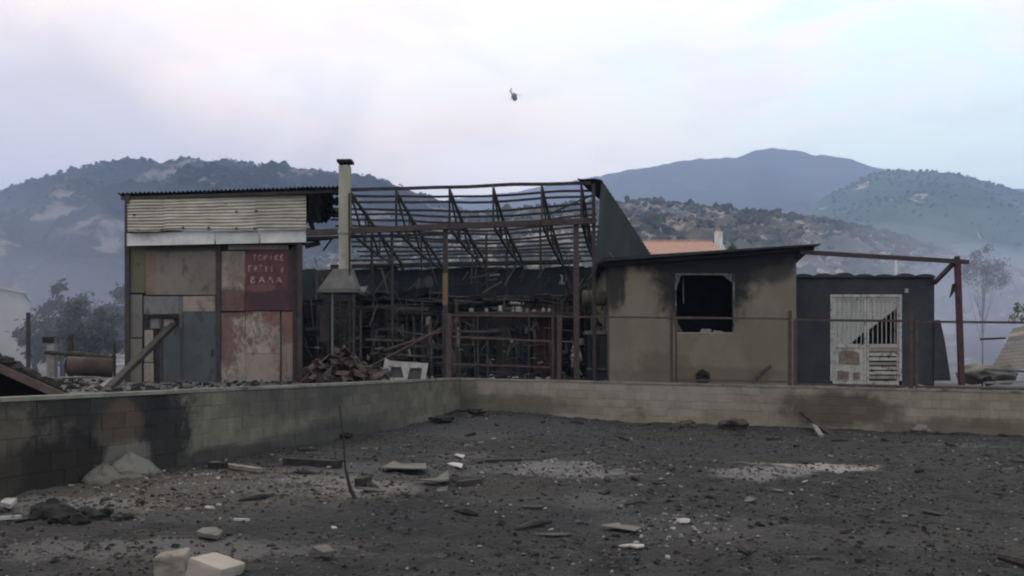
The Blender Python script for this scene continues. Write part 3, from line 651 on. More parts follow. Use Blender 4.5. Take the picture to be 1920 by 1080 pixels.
p = U(1373, 466, HD + .6); t = (p.x - rl) / (rr - rl); zz = zl + th + (zr2 + .03 - zl - th) * t - .03
tk = thing('roof_tank', (p.x, HD + .6, zz), 'small dark green round tank standing on the house roof', 'tank')
part('tank_body', MB().lathe((p.x, HD + .6, zz), [(.11, 0), (.12, .02), (.125, .18), (.10, .23), (.04, .25)], 14), mat('dark green plastic', (.02, .032, .024), (.03, .045, .032), 3, .6, 0, var=0), tk, True)
part('lid', MB().lathe((p.x, HD + .6, zz + .248), [(.045, 0), (.045, .03)], 10), m_black, tk)
solo('rubble_heap', MB().blob((U(1325, 0, HD).x, HD + .12, wb + .06), .12, 2, .4, (1.3, .6, .5), 3).blob((U(1347, 0, HD).x, HD + .12, wb + .04), .10, 2, .4, (1.6, .6, .4), 8), m_greyw, 'grey crumbled rubble lying in the burnt-out window opening', 'rubble')
yz = yard_z(U(1320, 0, HD).x, HD)
mb = MB(); mb.tube([U(1411, 716, HD - .5), U(1425, 702, HD - .35), U(1445, 686, HD - .05)], [.05, .06, .03], 7); solo('charred_branch', mb, m_timber, 'charred black stick leaning on the ochre house wall', 'branch')
mb = MB(); mb.blob(U(1318, 708, HD - .3), .17, 2, .4, (1.1, .6, 1), 5); mb.tube([U(1308, 712, HD - .3), U(1314, 697, HD - .3), U(1328, 699, HD - .3)], .035, 6); solo('burnt_bucket', mb, m_black, 'crumpled black burnt bucket at the foot of the ochre house wall', 'bucket')

# ------------------------------------------------------------------ soot-dark annex with peeling white doors
AD = 25.6
m_annex = mat('sooty render with smoke blue', (.026, .028, .033), (.042, .044, .049), 1.1, .9, .3, 20, c3=(.016, .018, .024), t3=.58, s3=1.2, w3=.15, var=0)  # soot-dark render; the blue cast of drifting smoke is in the colour
ann = thing('annex', Vector((U(1625, 0, AD).x, AD, .68)), 'soot-blackened low annex with scalloped tile eave beside the ochre house', 'annex')
al, ar = hr + .01, U(1752, 0, AD).x; at_ = U(0, 524, AD).z; azb = .5
dl, drr, dt = U(1557, 0, AD).x, U(1691, 0, AD).x, U(0, 551, AD).z
mb = MB(); A = lambda x0, x1, z0, z1: mb.prism([(x0, AD, z0), (x1, AD, z0), (x1, AD, z1), (x0, AD, z1)], (0, .2, 0))
A(al, dl, azb, at_); A(drr, ar, azb, at_); A(dl, drr, dt, at_); part('front_wall', mb, m_annex, ann)
mb = MB(); mb.prism([(ar - .2, AD + .2, azb), (ar - .2, AD + 3, azb), (ar - .2, AD + 3, at_), (ar - .2, AD + .2, at_)], (.2, 0, 0)); part('side_wall', mb, m_annex, ann)
mb = MB(); mb.prism([(al, AD + 2.8, azb), (ar - .2, AD + 2.8, azb), (ar - .2, AD + 2.8, at_), (al, AD + 2.8, at_)], (0, .2, 0)); part('rear_wall', mb, m_annex, ann)
mb = MB(); mb.box(((al + ar) / 2, AD + 1.5, at_ + .03), (ar - al, 3.0, .055)); arf = part('roof_deck', mb, m_annex, ann)
n = 8
for i in range(n):       # worn barrel tiles along the eave
    x = al + (ar - al) * (i + .5) / n; w = (ar - al) / n * .52; h = .11 + rnd.uniform(-.03, .03); mb = MB()
    prof = [(x + w * math.cos(t), at_ + .058 + h * math.sin(t)) for t in [math.pi * k / 8 for k in range(9)]]
    mb.prism([(a, AD - .08, b) for a, b in prof], (0, 2.9, -.0)); part('eave_tile', mb, m_annex, arf)
m_wdoor = mat('peeling white door paint', (.30, .295, .275), (.40, .395, .375), 4, .8, .3, 30, c3=(.15, .13, .11), t3=.55, s3=8, var=.05)
m_pane = mat('dusty glass with painted reflection', (.27, .28, .275), (.33, .34, .33), 1.5, .35, .05, 10, c3=(.22, .22, .215), t3=.58, s3=5, var=.05, stretch=(2, 1, .3))  # dirty glass; its pale smoky reflection is put into the base colour
m_scorch = mat('scorched door panel', (.12, .09, .08), (.17, .14, .12), 5, .9, .3, 30, c3=(.34, .32, .30), t3=.6, s3=7, var=.1)
door = part('door_frame', MB().prism([U(1557, 714, AD - .02), U(1561, 714, AD - .02), U(1561, 552, AD - .02), U(1557, 552, AD - .02)], (0, .1, 0)).prism([U(1686, 714, AD - .02), U(1691, 714, AD - .02), U(1691, 552, AD - .02), U(1686, 552, AD - .02)], (0, .1, 0)).prism([U(1561, 557, AD - .02), U(1686, 557, AD - .02), U(1686, 552, AD - .02), U(1561, 552, AD - .02)], (0, .1, 0)), m_wdoor, ann, label='peeling white door frame')
def dq(name, pts, d, th, m, parent): return part(name, MB().prism([U(x, y, d) for x, y in pts], (0, th, 0)), m, parent)
def rect(x0, y0, x1, y1): return [(x0, y1), (x1, y1), (x1, y0), (x0, y0)]
leafs = []
for (x0, x1) in ((1561.5, 1624.5), (1625.5, 1686)):
    mb = MB()
    for q in (rect(x0, 557.5, x0 + 4, 722), rect(x1 - 4, 557.5, x1, 722), rect(x0 + 4, 557.5, x1 - 4, 562), rect(x0 + 4, 645, x1 - 4, 652), rect(x0 + 4, 714, x1 - 4, 722)): mb.prism([U(x, y, AD + .01) for x, y in q], (0, .05, 0))
    leafs.append(part('door_leaf', mb, m_wdoor, ann))
lf, rt = leafs
dq('pane', [(1565.5, 645), (1594, 645), (1620.5, 622), (1620.5, 562), (1565.5, 562)], AD + .035, .006, m_pane, lf)
dq('pane', [(1629.5, 618), (1681, 578), (1682, 562), (1629.5, 562)], AD + .035, .006, m_pane, rt)
for x in (1571, 1580, 1588, 1597, 1606, 1614): dq('bar', rect(x, 562.5, x + 1.4, 644.5), AD + .02, .012, m_wdoor, lf)
for x in (1636, 1645, 1653, 1661, 1670, 1677): dq('bar', rect(x, 562.5, x + 1.4, 644.5), AD + .02, .012, m_wdoor, rt)
dq('panel', rect(1566, 652.5, 1620, 713.5), AD + .03, .012, m_wdoor, lf)
dq('scorched_patch', [(1572, 683), (1612, 685), (1611, 661), (1590, 656), (1573, 660)], AD + .026, .003, m_scorch, lf)
dq('scorched_patch', [(1570, 712), (1592, 712), (1592, 697), (1570, 695)], AD + .026, .003, m_scorch, lf); dq('scorched_patch', [(1599, 712), (1613, 712), (1611, 697), (1599, 699)], AD + .026, .003, m_scorch, lf)
for k in range(7): dq('slat', rect(1630, 653 + k * 8.6 + rnd.uniform(-.6, .6), 1681.5, 659 + k * 8.6), AD + .025 + rnd.uniform(0, .006), .012, m_wdoor if k % 3 else m_cr, rt)
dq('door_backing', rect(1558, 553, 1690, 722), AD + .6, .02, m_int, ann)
dq('lamp_stub', rect(1697, 541, 1703, 549), AD - .06, .05, m_pale, ann)
dq('dark_sheet', [(1751, 714), (1783, 714), (1772, 640), (1763, 600), (1752, 600)], AD - .05, .03, m_annex, ann)  # dark triangular sheet standing beside the annex wall
# porch frame in front of the annex
PD = 23.3
por = thing('porch_frame', Vector((U(1797, 0, PD).x, PD, .68)), 'scorched reddish porch post with long beam reaching to the house roof', 'porch')
m_red = mat('scorched red paint', (.05, .022, .024), (.075, .032, .034), 4, .8, .2, 40, c3=(.02, .018, .02), t3=.56, s3=3, var=.1)
part('post', MB().beam(U(1803, 722, PD), U(1795, 488, PD), .13, .12), m_red, por)
part('beam', MB().beam(U(1500, 472.5, PD), U(1816, 491.5, PD - .03), .10, .11), m_beam, por)
part('side_beam', MB().beam(U(1797, 484, PD + .08), Vector((ar, AD - .02, U(0, 530, AD).z)), .08, .12), m_steel, por)
part('brace', MB().beam(U(1794, 482, PD - .08), U(1777, 507, PD + .2), .05, .08), m_steel, por)
part('charred_flap', MB().prism([U(1781, 559, PD - .03), U(1791, 545, PD - .03), U(1792, 530, PD - .03), U(1786, 533, PD - .03)], (0, .03, 0)), m_black, por)

# ------------------------------------------------------------------ pipe fence on the wall
def wp(x, y, b=.1):
    a, p = on_wall(x, b); return U(x, y, p.y)
fence = thing('pipe_fence', wp(1260, 720), 'rusty brown pipe fence of framed panels standing on the ochre-stained block wall', 'fence')
def coping_pt(x, dz=-.02):
    a, p = on_wall(x, .1); return Vector((p.x, p.y, 1.05 - SLOPE * a + dz))
for x, yt, w in ((842, 588, .13), (1048, 590, .10), (1036, 592, .05), (1259, 575, .07), (1268, 597, .05), (1481, 583, .075), (1490, 600, .05), (1708, 586, .075), (1718, 603, .06)):
    p = coping_pt(x); q = wp(x, yt); q.x, q.y = p.x, p.y
    part('post', MB().beam(p, q, w, w * .8), m_rail, fence)
def rail(x0, y0, x1, y1, w=.045): part('rail', MB().beam(wp(x0, y0), wp(x1, y1), w, w), m_rail, fence)
rail(848, 591, 1257, 596); rail(1262, 595, 1480, 598); rail(1491, 600, 1706, 602, .055); rail(1719, 603, 2040, 606, .05)
rail(848, 631, 1034, 640); rail(848, 682, 1034, 689); rail(1052, 640, 1072, 641, .035)
rail(1262, 712, 1478, 716, .04); rail(1491, 720, 1706, 724, .05); rail(1720, 725, 2040, 732, .05)
for x in (862, 896): rail(x, 592, x, 705, .03)
rail(720, 657, 825, 622, .06)

# ------------------------------------------------------------------ burnt contents of the barn
m_navy = mat('burnt navy metal', (.020, .023, .032), (.034, .037, .048), 2, .8, .2, 20, c3=(.045, .045, .05), t3=.62, s3=4, var=.2)
m_brn = mat('burnt brown metal', (.040, .032, .029), (.062, .048, .043), 2, .85, .2, 20, c3=(.075, .05, .038), t3=.6, s3=4, var=.2)
m_red2 = mat('scorched red metal', (.045, .018, .018), (.06, .025, .025), 2, .85, .2, 20, c3=(.02, .018, .018), t3=.55, s3=4, var=.1)
m_gry = mat('scorched grey metal', (.06, .062, .066), (.085, .086, .09), 2, .8, .2, 20, c3=(.025, .025, .026), t3=.58, s3=4, var=.2)
cabs = [(907, 562, 34, 26.2, m_navy, 'tall navy burnt metal cabinet behind the first fence panel'), (945, 570, 30, 25.9, m_brn, 'brown burnt metal cabinet beside the tall navy one'),
        (982, 574, 32, 26.1, m_navy, 'navy burnt cabinet under the shelf of pale gap stand-ins'), (1018, 578, 30, 25.7, m_red2, 'scorched red cabinet beside the double fence post'),
        (770, 588, 40, 27.0, m_gry, 'scorched grey cabinet behind the leaning pipe'), (870, 600, 24, 26.6, m_gry, 'narrow grey burnt cabinet behind the thick fence post'), (1062, 585, 26, 26.4, m_brn, 'brown burnt cabinet beside the dark appliance')]
for x, yt, w, d, m, lb in cabs:
    c = U(x, yt, d); wm = w / FOC * d; z0 = yard_z(c.x, d) - .02; h = c.z - z0
    o = thing('burnt_cabinet', (c.x, d, z0), lb, 'cabinet', 'burnt cabinets in the barn')
    body = part('body', MB().box((c.x, d + .25, z0 + h / 2), (wm, .5, h)), m, o)
    for s in (-1, 1):
        dd = part('cabinet_door', MB().box((c.x + s * wm * .245, d - .012 - (.03 if s > 0 else 0), z0 + h * .5), (wm * .47, .02, h * .95)), m, o)
        part('handle', MB().box((c.x + s * wm * .06, d - .055, z0 + h * .55), (.02, .025, .16)), m_gry, dd)
# racks of shelving
def rack(x0, x1, ytop_, d, shelves, label, m=m_steel, dep=.6):
    a, b = U(x0, ytop_, d), U(x1, ytop_, d); z0 = yard_z(a.x, d) - .02
    o = thing('shelf_rack', ((a.x + b.x) / 2, d, z0), label, 'shelf', 'burnt racks in the barn')
    for x in (a.x, b.x):
        for y in (d, d + dep): part('upright', MB().beam((x, y, z0), (x, y, a.z), .05, .05), m, o)
    for ys in shelves:
        z = U(0, ys, d).z; part('shelf', MB().box(((a.x + b.x) / 2, d + dep / 2, z), (b.x - a.x - .06, dep + .06, .04)), m, o)
    return o
rack(855, 1085, 560, 25.0, (586, 589.5), 'long burnt rack with a pale shelf edge behind the fence rails', m_rail, .55)
rack(665, 700, 550, 25.6, (582, 612, 650), 'narrow blackened rack beside the grill chimney')
rack(715, 790, 545, 26.4, (560, 600, 640, 672), 'wide blackened rack behind the leaning pipe')
rack(1052, 1076, 560, 25.3, (600, 640, 672), 'small blackened rack beside the dark appliance')
m_light_gap = mat('pale gap light', (.20, .20, .205), (.32, .32, .32), 9, .6, 0, c3=(.15, .15, .15), t3=.6, s3=12, var=.25)  # daylight through rear-wall gaps, put in as a row of pale lidded shapes
zs = U(0, 585, 25.0).z
for x, hh in ((938, .24), (962, .18), (970, .22), (975, .2), (988, .22), (1001, .14), (1019, .2), (884, .18), (912, .12), (1030, .16)):
    p = U(x, 585, 25.25); o = thing('light_gap', (p.x, 25.25, zs + .0), 'pale lidded shape standing in for a lit gap over the long rack shelf', 'light_gap', 'lit gaps over the long rack')
    w = rnd.uniform(.05, .085); hh *= rnd.uniform(.6, 1.1)
    jb = part('light_gap_body', MB().lathe((p.x, 25.25, zs), [(w * .9, 0), (w * rnd.uniform(.9, 1.1), hh * .3), (w * rnd.uniform(.7, 1), hh * .75), (w * .7, hh * .86)], 9), m_light_gap, o, True); part('lid', MB().lathe((p.x + rnd.uniform(-.01, .01), 25.25, zs + hh * .858), [(w * .72, 0), (w * .7, hh * .14)], 9), m_gry, jb)
# charred bundles hanging over the rack
for i, (x, y, s, sq) in enumerate(((845, 568, .5, (1.5, .7, .35)), (905, 572, .45, (1.6, .7, .45)), (760, 560, .45, (2.0, .7, .4)), (1000, 560, .4, (2.4, .6, .28)), (690, 560, .3, (1.2, .7, .5)), (1060, 562, .3, (1.6, .6, .5)))):
    solo('charred_bundle', MB().blob(U(x, y, 26.0), s, 3, .55, sq, i * 2.3), m_black, ('charred heap slumped above the thick fence post', 'charred heap over the tall navy cabinet', 'wide charred heap over the wide blackened rack', 'long flat charred heap above the red cabinet', 'charred heap beside the grill hood', 'small charred heap beside the barn corner post')[i], 'heap')
# burnt household things
def bx3(name, x0, y0, x1, y1, d, dep, m, label, cat): return solo(name, pxbox(MB(), x0, y0, x1, y1, d, dep), m, label, cat)
wh = thing('water_heater', U(1117, 576, 24.3), 'olive-grey burnt water tank held up against the ochre house corner', 'water heater')
m_olv = mat('scorched olive tank', (.07, .068, .05), (.10, .095, .07), 3, .8, .3, 20, c3=(.03, .03, .027), t3=.56, s3=4, var=0)
a, b = U(1092, 559, 24.3), U(1141, 559, 24.3)
part('tank', MB().tube([a, a + Vector((.03, 0, 0)), b - Vector((.03, 0, 0)), b], [.19, .22, .22, .19], 14), m_olv, wh, True)
for t in (.2, .8): part('bracket', MB().beam(a.lerp(b, t) + Vector((0, .05, -.18)), a.lerp(b, t) + Vector((0, .35, -.30)), .04, .05), m_black, wh)
part('stand', pxbox(MB(), 1096, 577, 1100, 730, 24.5, .06), m_black, wh); part('stand', pxbox(MB(), 1134, 577, 1138, 730, 24.5, .06), m_black, wh); part('pipe', MB().tube([U(1103, 530, 24.1), U(1104, 565, 24.08)], .02, 6), m_gry, wh)
ap = thing('burnt_appliance', U(1122, 728, 24.0), 'black burnt-out appliance with ash-white top against the ochre house corner', 'appliance')
part('cabinet', pxbox(MB(), 1104, 627, 1144, 726, 24.0, .6), m_navy, ap); part('top', pxbox(MB(), 1098, 620, 1146, 627, 23.95, .7), m_greyw, ap); part('door', pxbox(MB(), 1108, 635, 1124, 690, 23.96, .035), m_black, ap); part('foot_rail', pxbox(MB(), 1100, 690, 1140, 694, 23.9, .05), m_gry, ap)
fr = thing('window_sash', U(1126, 620, 24.2), 'empty grey sash frame standing on the black appliance', 'window frame')
part('stile', pxbox(MB(), 1108, 594, 1111, 620, 24.2, .05), m_gry, fr); part('stile', pxbox(MB(), 1137, 594, 1140, 620, 24.2, .05), m_gry, fr); part('sash_rail', pxbox(MB(), 1108, 590, 1140, 594, 24.2, .05), m_gry, fr)
for i, (x, y, s) in enumerate(((1079, 655, .10), (1082, 668, .13), (1078, 680, .12), (1141, 672, .08), (1140, 690, .09), (1090, 640, .08))):
    solo('melted_lump', MB().blob(U(x, y, 24.2), s, 2, .5, (1, .7, 1.3), i + 20), m_greyw, 'grey melted lump clinging beside the black burnt appliance', 'lump', 'melted lumps by the appliance')
solo('rag', MB().sheet(lambda u, v: U(1050 + 12 * u + 2 * math.sin(v * 5), 515 + 18 * v, 26.6 + .05 * math.sin(u * 7)), 8, 8, (0, .01, 0), lambda u, v: not (.35 < u < .75 and v < .7)), m_pale, 'white cloth-like patch put in for a bright hole in the barn rear wall', 'rag')  # white sheet standing in for daylight through a hole
solo('wood_strip', MB().beam(U(1082, 543, 25), U(1094, 521, 25), .03, .03), m_greyw, 'short grey strip slanting beside the barn corner post', 'strip')
solo('sheet_scrap', MB().prism([U(917, 518, 28.6), U(938, 516, 28.6), U(936, 513, 28.6), U(920, 514, 28.6)], (0, .02, 0)), m_pale, 'small white sheet scrap stuck on the barn rear wall', 'scrap')
for i, x in enumerate((786, 804)):
    mb = MB(); c = U(x, 532 - i * 3, 28.5); n = 14; mb.prism([c + Vector((.14 * math.cos(2 * math.pi * k / n), 0, .20 * math.sin(2 * math.pi * k / n) * (1 + .15 * math.cos(3 * k)))) for k in range(n)], (0, .02, 0))
    solo('round_plate', mb, m_gry, 'pale round plate hanging on the barn rear wall', 'plate', 'round plates on the rear wall')
solo('mattress_sheet', MB().sheet(lambda u, v: U(700 + 105 * u, 560 - 14 * v + 4 * math.sin(u * 5) - 3 * u, 26.2 - .5 * v), 16, 6, (0, .02, 0)), mat('singed sage cloth', (.12, .13, .115), (.16, .17, .15), 3, .95, .3, 20, c3=(.04, .04, .04), t3=.6, s3=4, var=0), 'sagging pale sage sheet draped between the burnt racks', 'sheet')
solo('canvas_scrap', MB().prism([U(672, 538, 24.6), U(690, 536, 24.6), U(683, 548, 24.6), U(676, 546, 24.6)], (0, .02, 0)), m_pale, 'white torn scrap hanging beside the grill hood', 'scrap')
for x, y0, y1, d, w, lb in ((798, 592, 610, 25.9, 10, 'cream board put in for a bright gap behind the thick fence post, upper one'), (800, 612, 668, 26.0, 6, 'tall thin cream board put in for a bright gap behind the thick fence post'), (852, 594, 604, 25.4, 7, 'cream board scrap right of the thick fence post, upper one'), (854, 612, 650, 25.4, 8, 'cream board right of the thick fence post, long one')):  # the two behind the post stand in for bright gaps
    solo('board', MB().prism([U(x, y1, d), U(x + w, y1, d), U(x + w * .9, y0, d), U(x + 1, y0 + 3, d)], (0, .03, 0)), m_cr, lb, 'board')
# what hangs, leans and lies about inside: too tangled to count
def tangle(name, m, n, seed, ln, th, xr, yr, dr):
    r = random.Random(seed); mb = MB()
    for i in range(n):
        x, y, d = r.uniform(*xr), r.uniform(*yr), r.uniform(*dr); p = U(x, y, d); L_ = r.uniform(*ln); a = r.gauss(1.57, .55) if r.random() < .6 else r.gauss(0, .25)
        v = Vector((math.cos(a) * L_, r.uniform(-.2, .2) * L_, math.sin(a) * L_)); w = r.uniform(*th)
        mb.beam(p, p + v, w, w * r.uniform(.3, 1))
    struct(name, mb, m, False, 'stuff')
m_tan = mat('scorched bar', (.04, .037, .035), (.075, .07, .066), 3, .85, .2, 20, c3=(.11, .10, .095), t3=.6, s3=4, var=0)
def bars(name, m, seed, nv, nh):
    r = random.Random(seed); mb = MB()
    for i in range(nv):
        x, d = r.uniform(568, 1138), r.uniform(24.8, 27.6); y0 = r.uniform(550, 640); w = r.uniform(.02, .055); g = U(x + r.uniform(-4, 4), 0, d); mb.beam((g.x, g.y, yard_z(g.x, d)), U(x, y0, d), w, w)
    for i in range(nh):
        x, d, y = r.uniform(568, 1090), r.uniform(24.8, 27.4), r.choice((560, 575, 588, 602, 618, 634, 650, 668, 684)) + r.uniform(-4, 4); w = r.uniform(.02, .05); mb.beam(U(x, y, d), U(x + r.uniform(20, 90), y + r.uniform(-4, 4), d), w, w * r.uniform(.6, 2))
    struct(name, mb, m, False, 'stuff')
bars('rack_bars', m_tan, 88, 70, 110); bars('rusty_bars', m_rail, 89, 26, 30)
tangle('charred_tangle', m_black, 160, 81, (.2, 1.1), (.02, .10), (570, 1135), (560, 715), (25.0, 27.5))
tangle('twisted_metal', m_tan, 190, 82, (.2, 1.0), (.015, .06), (570, 1135), (520, 715), (24.6, 27.5))
tangle('grey_scraps', m_gry, 110, 83, (.06, .45), (.02, .08), (570, 1135), (610, 714), (24.4, 26.5))
tangle('pale_scraps', m_greyw, 60, 84, (.04, .22), (.02, .07), (570, 1135), (640, 714), (24.2, 26.0))
for i, (x0, x1, y0, y1, d, m, lb) in enumerate(((563, 590, 585, 730, 25.6, m_black, 'black burnt crate stack between the shed and the grill chimney'), (676, 712, 590, 730, 26.2, m_black, 'black burnt crate stack right of the grill chimney'), (725, 760, 610, 730, 26.9, m_gry, 'grey scorched crate stack behind the leaning pipe'), (808, 838, 596, 730, 26.3, m_black, 'black burnt crate stack behind the thick fence post'), (1085, 1108, 600, 730, 25.6, m_black, 'black burnt crate stack behind the dark appliance'))):
    o = thing('crate_stack', U((x0 + x1) / 2, 716, d), lb, 'crates'); y = y1; k2 = 0
    while y > y0 + 8:
        h = rnd.uniform(22, 34); s_ = rnd.uniform(-3, 3); part('crate', pxbox(MB(), x0 + s_, y - h + 1.5, x1 + s_, y, d + rnd.uniform(-.05, .05), .5), m, o); y -= h
# white frame with two openings, front of the barn
wf2 = thing('burnt_stove', U(760, 716, 23.6), 'scorched white metal stove front with two openings behind the wall corner', 'stove')
d = 23.6; mb = MB()
for q in ([(714, 716), (729, 716), (733, 688), (731, 676), (722, 671)], [(729, 716), (757, 716), (757, 708), (730, 708)], [(731, 676), (733, 688), (752, 688), (756, 678)], [(752, 688), (757, 708), (757, 716), (762, 716), (770, 684), (756, 678)], [(770, 684), (768, 690), (795, 690), (803, 681), (756, 678)], [(788, 716), (797, 716), (803, 681), (795, 690), (791, 690)]):
    mb.prism([U(x, y, d) for x, y in q], (0, .03, 0))
part('panel_frame', mb, mat('scorched white enamel', (.26, .255, .24), (.36, .35, .33), 4, .7, .2, 30, c3=(.09, .085, .08), t3=.6, s3=6, var=0), wf2)
part('inner_sheet', MB().prism([U(x, y, d + .08) for x, y in ((728, 710), (760, 710), (757, 686), (732, 686))], (0, .02, 0)), m_gry, wf2)
part('inner_sheet', MB().prism([U(x, y, d + .08) for x, y in ((764, 714), (792, 714), (794, 688), (768, 688))], (0, .02, 0)), mat('olive drab sheet', (.07, .068, .055), (.085, .082, .07), 3, .9, .1, 30, var=0), wf2)
solo('wash_basin', MB().beam(U(728, 664, 24.6), U(800, 668, 24.6), .4, .05), m_gry, 'grey tray lying across rubble behind the white stove front', 'tray')
solo('leaning_pipe', MB().tube([U(690, 690, 23.9), U(828, 616, 23.7)], .035, 7), m_rail, 'brown pipe leaning over the rubble behind the wall corner', 'pipe')
# heap of curved roof tiles
m_tile = mat('sooty clay tile', (.070, .053, .047), (.098, .073, .064), 4, .9, .3, 30, c3=(.045, .038, .036), t3=.56, s3=5, var=.25)
def tile_mesh():
    mb = MB()
    def fn(u, v): a = math.pi * (1 - u); r = .13 + .03 * v; return Vector((r * math.cos(a), (v - .5) * .52, r * math.sin(a) * .8))
    mb.sheet(fn, 7, 3, (0, 0, -.016)); return mb.mesh('roof_tile', m_tile, smooth=False)
tm = tile_mesh(); r2 = random.Random(12)
mb = MB().blob(U(640, 722, 24.3), .55, 3, .3, (2.0, .9, .85), 4); solo('rubble_heap', mb, m_brn, 'dark brown rubble heap under the fallen roof tiles', 'rubble')
for i in range(46):
    x = r2.gauss(642, 42); x = min(max(x, 578), 712); top = 662 + abs(x - 640) * .40
    y = r2.uniform(top, 716); o = bpy.data.objects.new('roof_tile', tm); COL.objects.link(o)
    dd = 23.75 - (y - 690) * .006 + r2.uniform(-.08, .1); p = U(x, y, dd); o.location = p
    o.rotation_euler = (r2.uniform(-.9, .5), r2.uniform(-.6, .6), r2.uniform(-1.2, 1.2)); tag(o, 'sooty curved clay tile in the heap at the foot of the grill chimney', 'roof tile', 'fallen roof tiles')
# rubble that lies along the barn front
def fragments(name, m, n, region, size, seed, flat=.5, kind='stuff', zf=None):
    r = random.Random(seed); mb = MB()
    for k in range(n):
        x, y = region(r); z = zf(x, y); s = size[0] + (size[1] - size[0]) * r.random() ** 3
        a = r.uniform(0, 6.28); tl = Matrix.Rotation(r.uniform(-.5, .5), 3, 'X') @ Matrix.Rotation(a, 3, 'Z')
        lx, ly, lz = s * r.uniform(.6, 1.8), s * r.uniform(.4, 1.0), s * flat * r.uniform(.5, 1.3)
        q = []
        for ax, ay, az in ((-1, -1, -1), (1, -1, -1), (1, 1, -1), (-1, 1, -1), (-1, -1, 1), (1, -1, 1), (1, 1, 1), (-1, 1, 1)):
            t = .65 if az > 0 else 1
            q.append(Vector((x, y, z + lz * .3)) + tl @ Vector((ax * lx * t * r.uniform(.6, 1) * .5, ay * ly * t * r.uniform(.6, 1) * .5, az * lz * .5)))
        mb.hexa(q)
    o = struct(name, mb, m, False, kind); return o
def yard_reg(r): 
    x = r.uniform(560, 1140); d = r.uniform(23.5, 27.5); p = U(x, 0, d); return p.x, p.y
fragments('barn_rubble', m_black, 900, yard_reg, (.08, .45), 21, .6, zf=yard_z); fragments('barn_ash_bits', m_greyw, 420, yard_reg, (.05, .25), 22, .6, zf=lambda x, y: yard_z(x, y) + .08)

# ------------------------------------------------------------------ left of the shed
pr = thing('leaning_prop', U(175, 742, 18.2), 'long dark timber prop leaning on the patched shed', 'prop')
part('timber', MB().beam(U(188, 744, 17.6), U(326, 608, 24.35), .15, .12), m_timber, pr)
pr2 = thing('fallen_timber', U(175, 744, 17.8), 'grey timber lying beside the foot of the leaning prop', 'timber')
part('timber', MB().beam(U(170, 742, 16.8), U(212, 712, 20.5), .12, .1), m_greyw, pr2)
# collapsed roof by the left wall
cr = thing('collapsed_roof', U(30, 745, 11.6), 'collapsed dark roof with charred rubble on it behind the soot-stained wall', 'roof')
d = 11.4
part('verge_board', MB().beam(U(-120, 636, d), U(126, 746, d - .1), .08, .10), mat('scorched brown verge', (.07, .05, .045), (.10, .07, .062), 4, .9, .3, 30, var=0), cr)
mb = MB(); pa, pb = U(-120, 632, d), U(122, 740, d - .1); mb.prism([pa, pb, pb + Vector((.3, 2.2, -.9)), pa + Vector((.3, 2.2, -.9))], (0, 0, .05)); part('roof_sheet', mb, m_black, cr)
mb = MB(); pa, pb = U(-120, 645, d + .5), U(110, 748, d + .5); mb.prism([pa, pb, Vector((pb.x, pb.y, .8)), Vector((pa.x, pa.y, .8))], (0, .05, 0)); part('gable_shade', mb, m_int, cr)  # shade inside the open gable, put in as a black panel
r3 = random.Random(3)
for i in range(52):
    t = r3.random(); p = U(-110 + 225 * t, 640 + 100 * t - 3, d + r3.uniform(-.02, .45)); p.z += .03 + .16 * r3.random() * (1 - t)
    solo('charred_lump', MB().blob(p, r3.uniform(.06, .12) * (1.2 - .5 * t), 1, .5, (1.3, 1, .8), i), m_black, 'charred black lump lying on the collapsed roof', 'lump', 'lumps on the collapsed roof')
# posts, beam and rusty drum
def post(x, yt, d, w, m, label, yb=None, name='fence_post'):
    p = U(x, yt, d); z0 = yard_z(p.x, d) - .05; return solo(name, MB().beam((p.x, p.y, z0), p, w, w), m, label, 'post')
post(53, 586, 21, .07, m_steel, 'thin dark metal post near the pale house')
co = thing('concrete_post', U(98, 700, 24), 'dark concrete post carrying one end of a charred beam', 'post'); p = U(98, 632, 24); z0 = .85
part('shaft', MB().beam((p.x, p.y, z0), p, .20, .20), m_greyw, co); part('head', MB().box((p.x - .05, p.y, p.z - .08), (.30, .26, .17)), m_black, co)
post(133, 628, 25, .10, m_timber, 'charred black stump standing behind the rusty drum'); post(215, 645, 24, .05, m_steel, 'thin post close to the shed corner')
mb = MB(); pts = [U(84, 660, 23.8), U(120, 663, 23.8), U(150, 664, 23.8), U(165, 668, 23.8), U(212, 671, 23.8)]
mb.tube(pts, [.05, .06, .08, .10, .06], 8); solo('charred_beam', mb, m_timber, 'charred horizontal beam resting over the rusty drum', 'beam')
dm = thing('rusty_drum', U(165, 702, 23), 'rusty brown drum lying on its side near the shed', 'drum'); a, b = U(126, 686, 23.0), U(212, 690, 23.4)
mdr = mat('rusty drum metal', (.045, .034, .03), (.065, .047, .04), 3, .85, .3, 20, c3=(.13, .085, .06), t3=.6, s3=3, var=0)
part('drum_body', MB().tube([a.lerp(b, t) for t in (0, .02, .33, .34, .36, .37, .98, 1)], [.22, .25, .25, .265, .265, .25, .25, .22], 16), mdr, dm, True); part('drum_end', MB().tube([a - Vector((.01, 0, 0)), a + Vector((.01, 0, 0))], .20, 16), m_greyw, dm)
solo('ash_patch', MB().blob(U(142, 708, 22.2), .35, 2, .3, (1.6, 1.2, .10), 4), m_greyw, 'pale heap of ash in front of the rusty drum', 'ash')
fragments('yard_rubble', m_gry, 800, lambda r: (lambda p: (p.x, p.y))(U(r.uniform(-40, 560), 0, r.uniform(16, 26))), (.03, .16), 31, .5, zf=yard_z)
fragments('yard_charcoal', m_black, 900, lambda r: (lambda p: (p.x, p.y))(U(r.uniform(-40, 560), 0, r.uniform(16, 28))), (.03, .2), 32, .5, zf=yard_z)
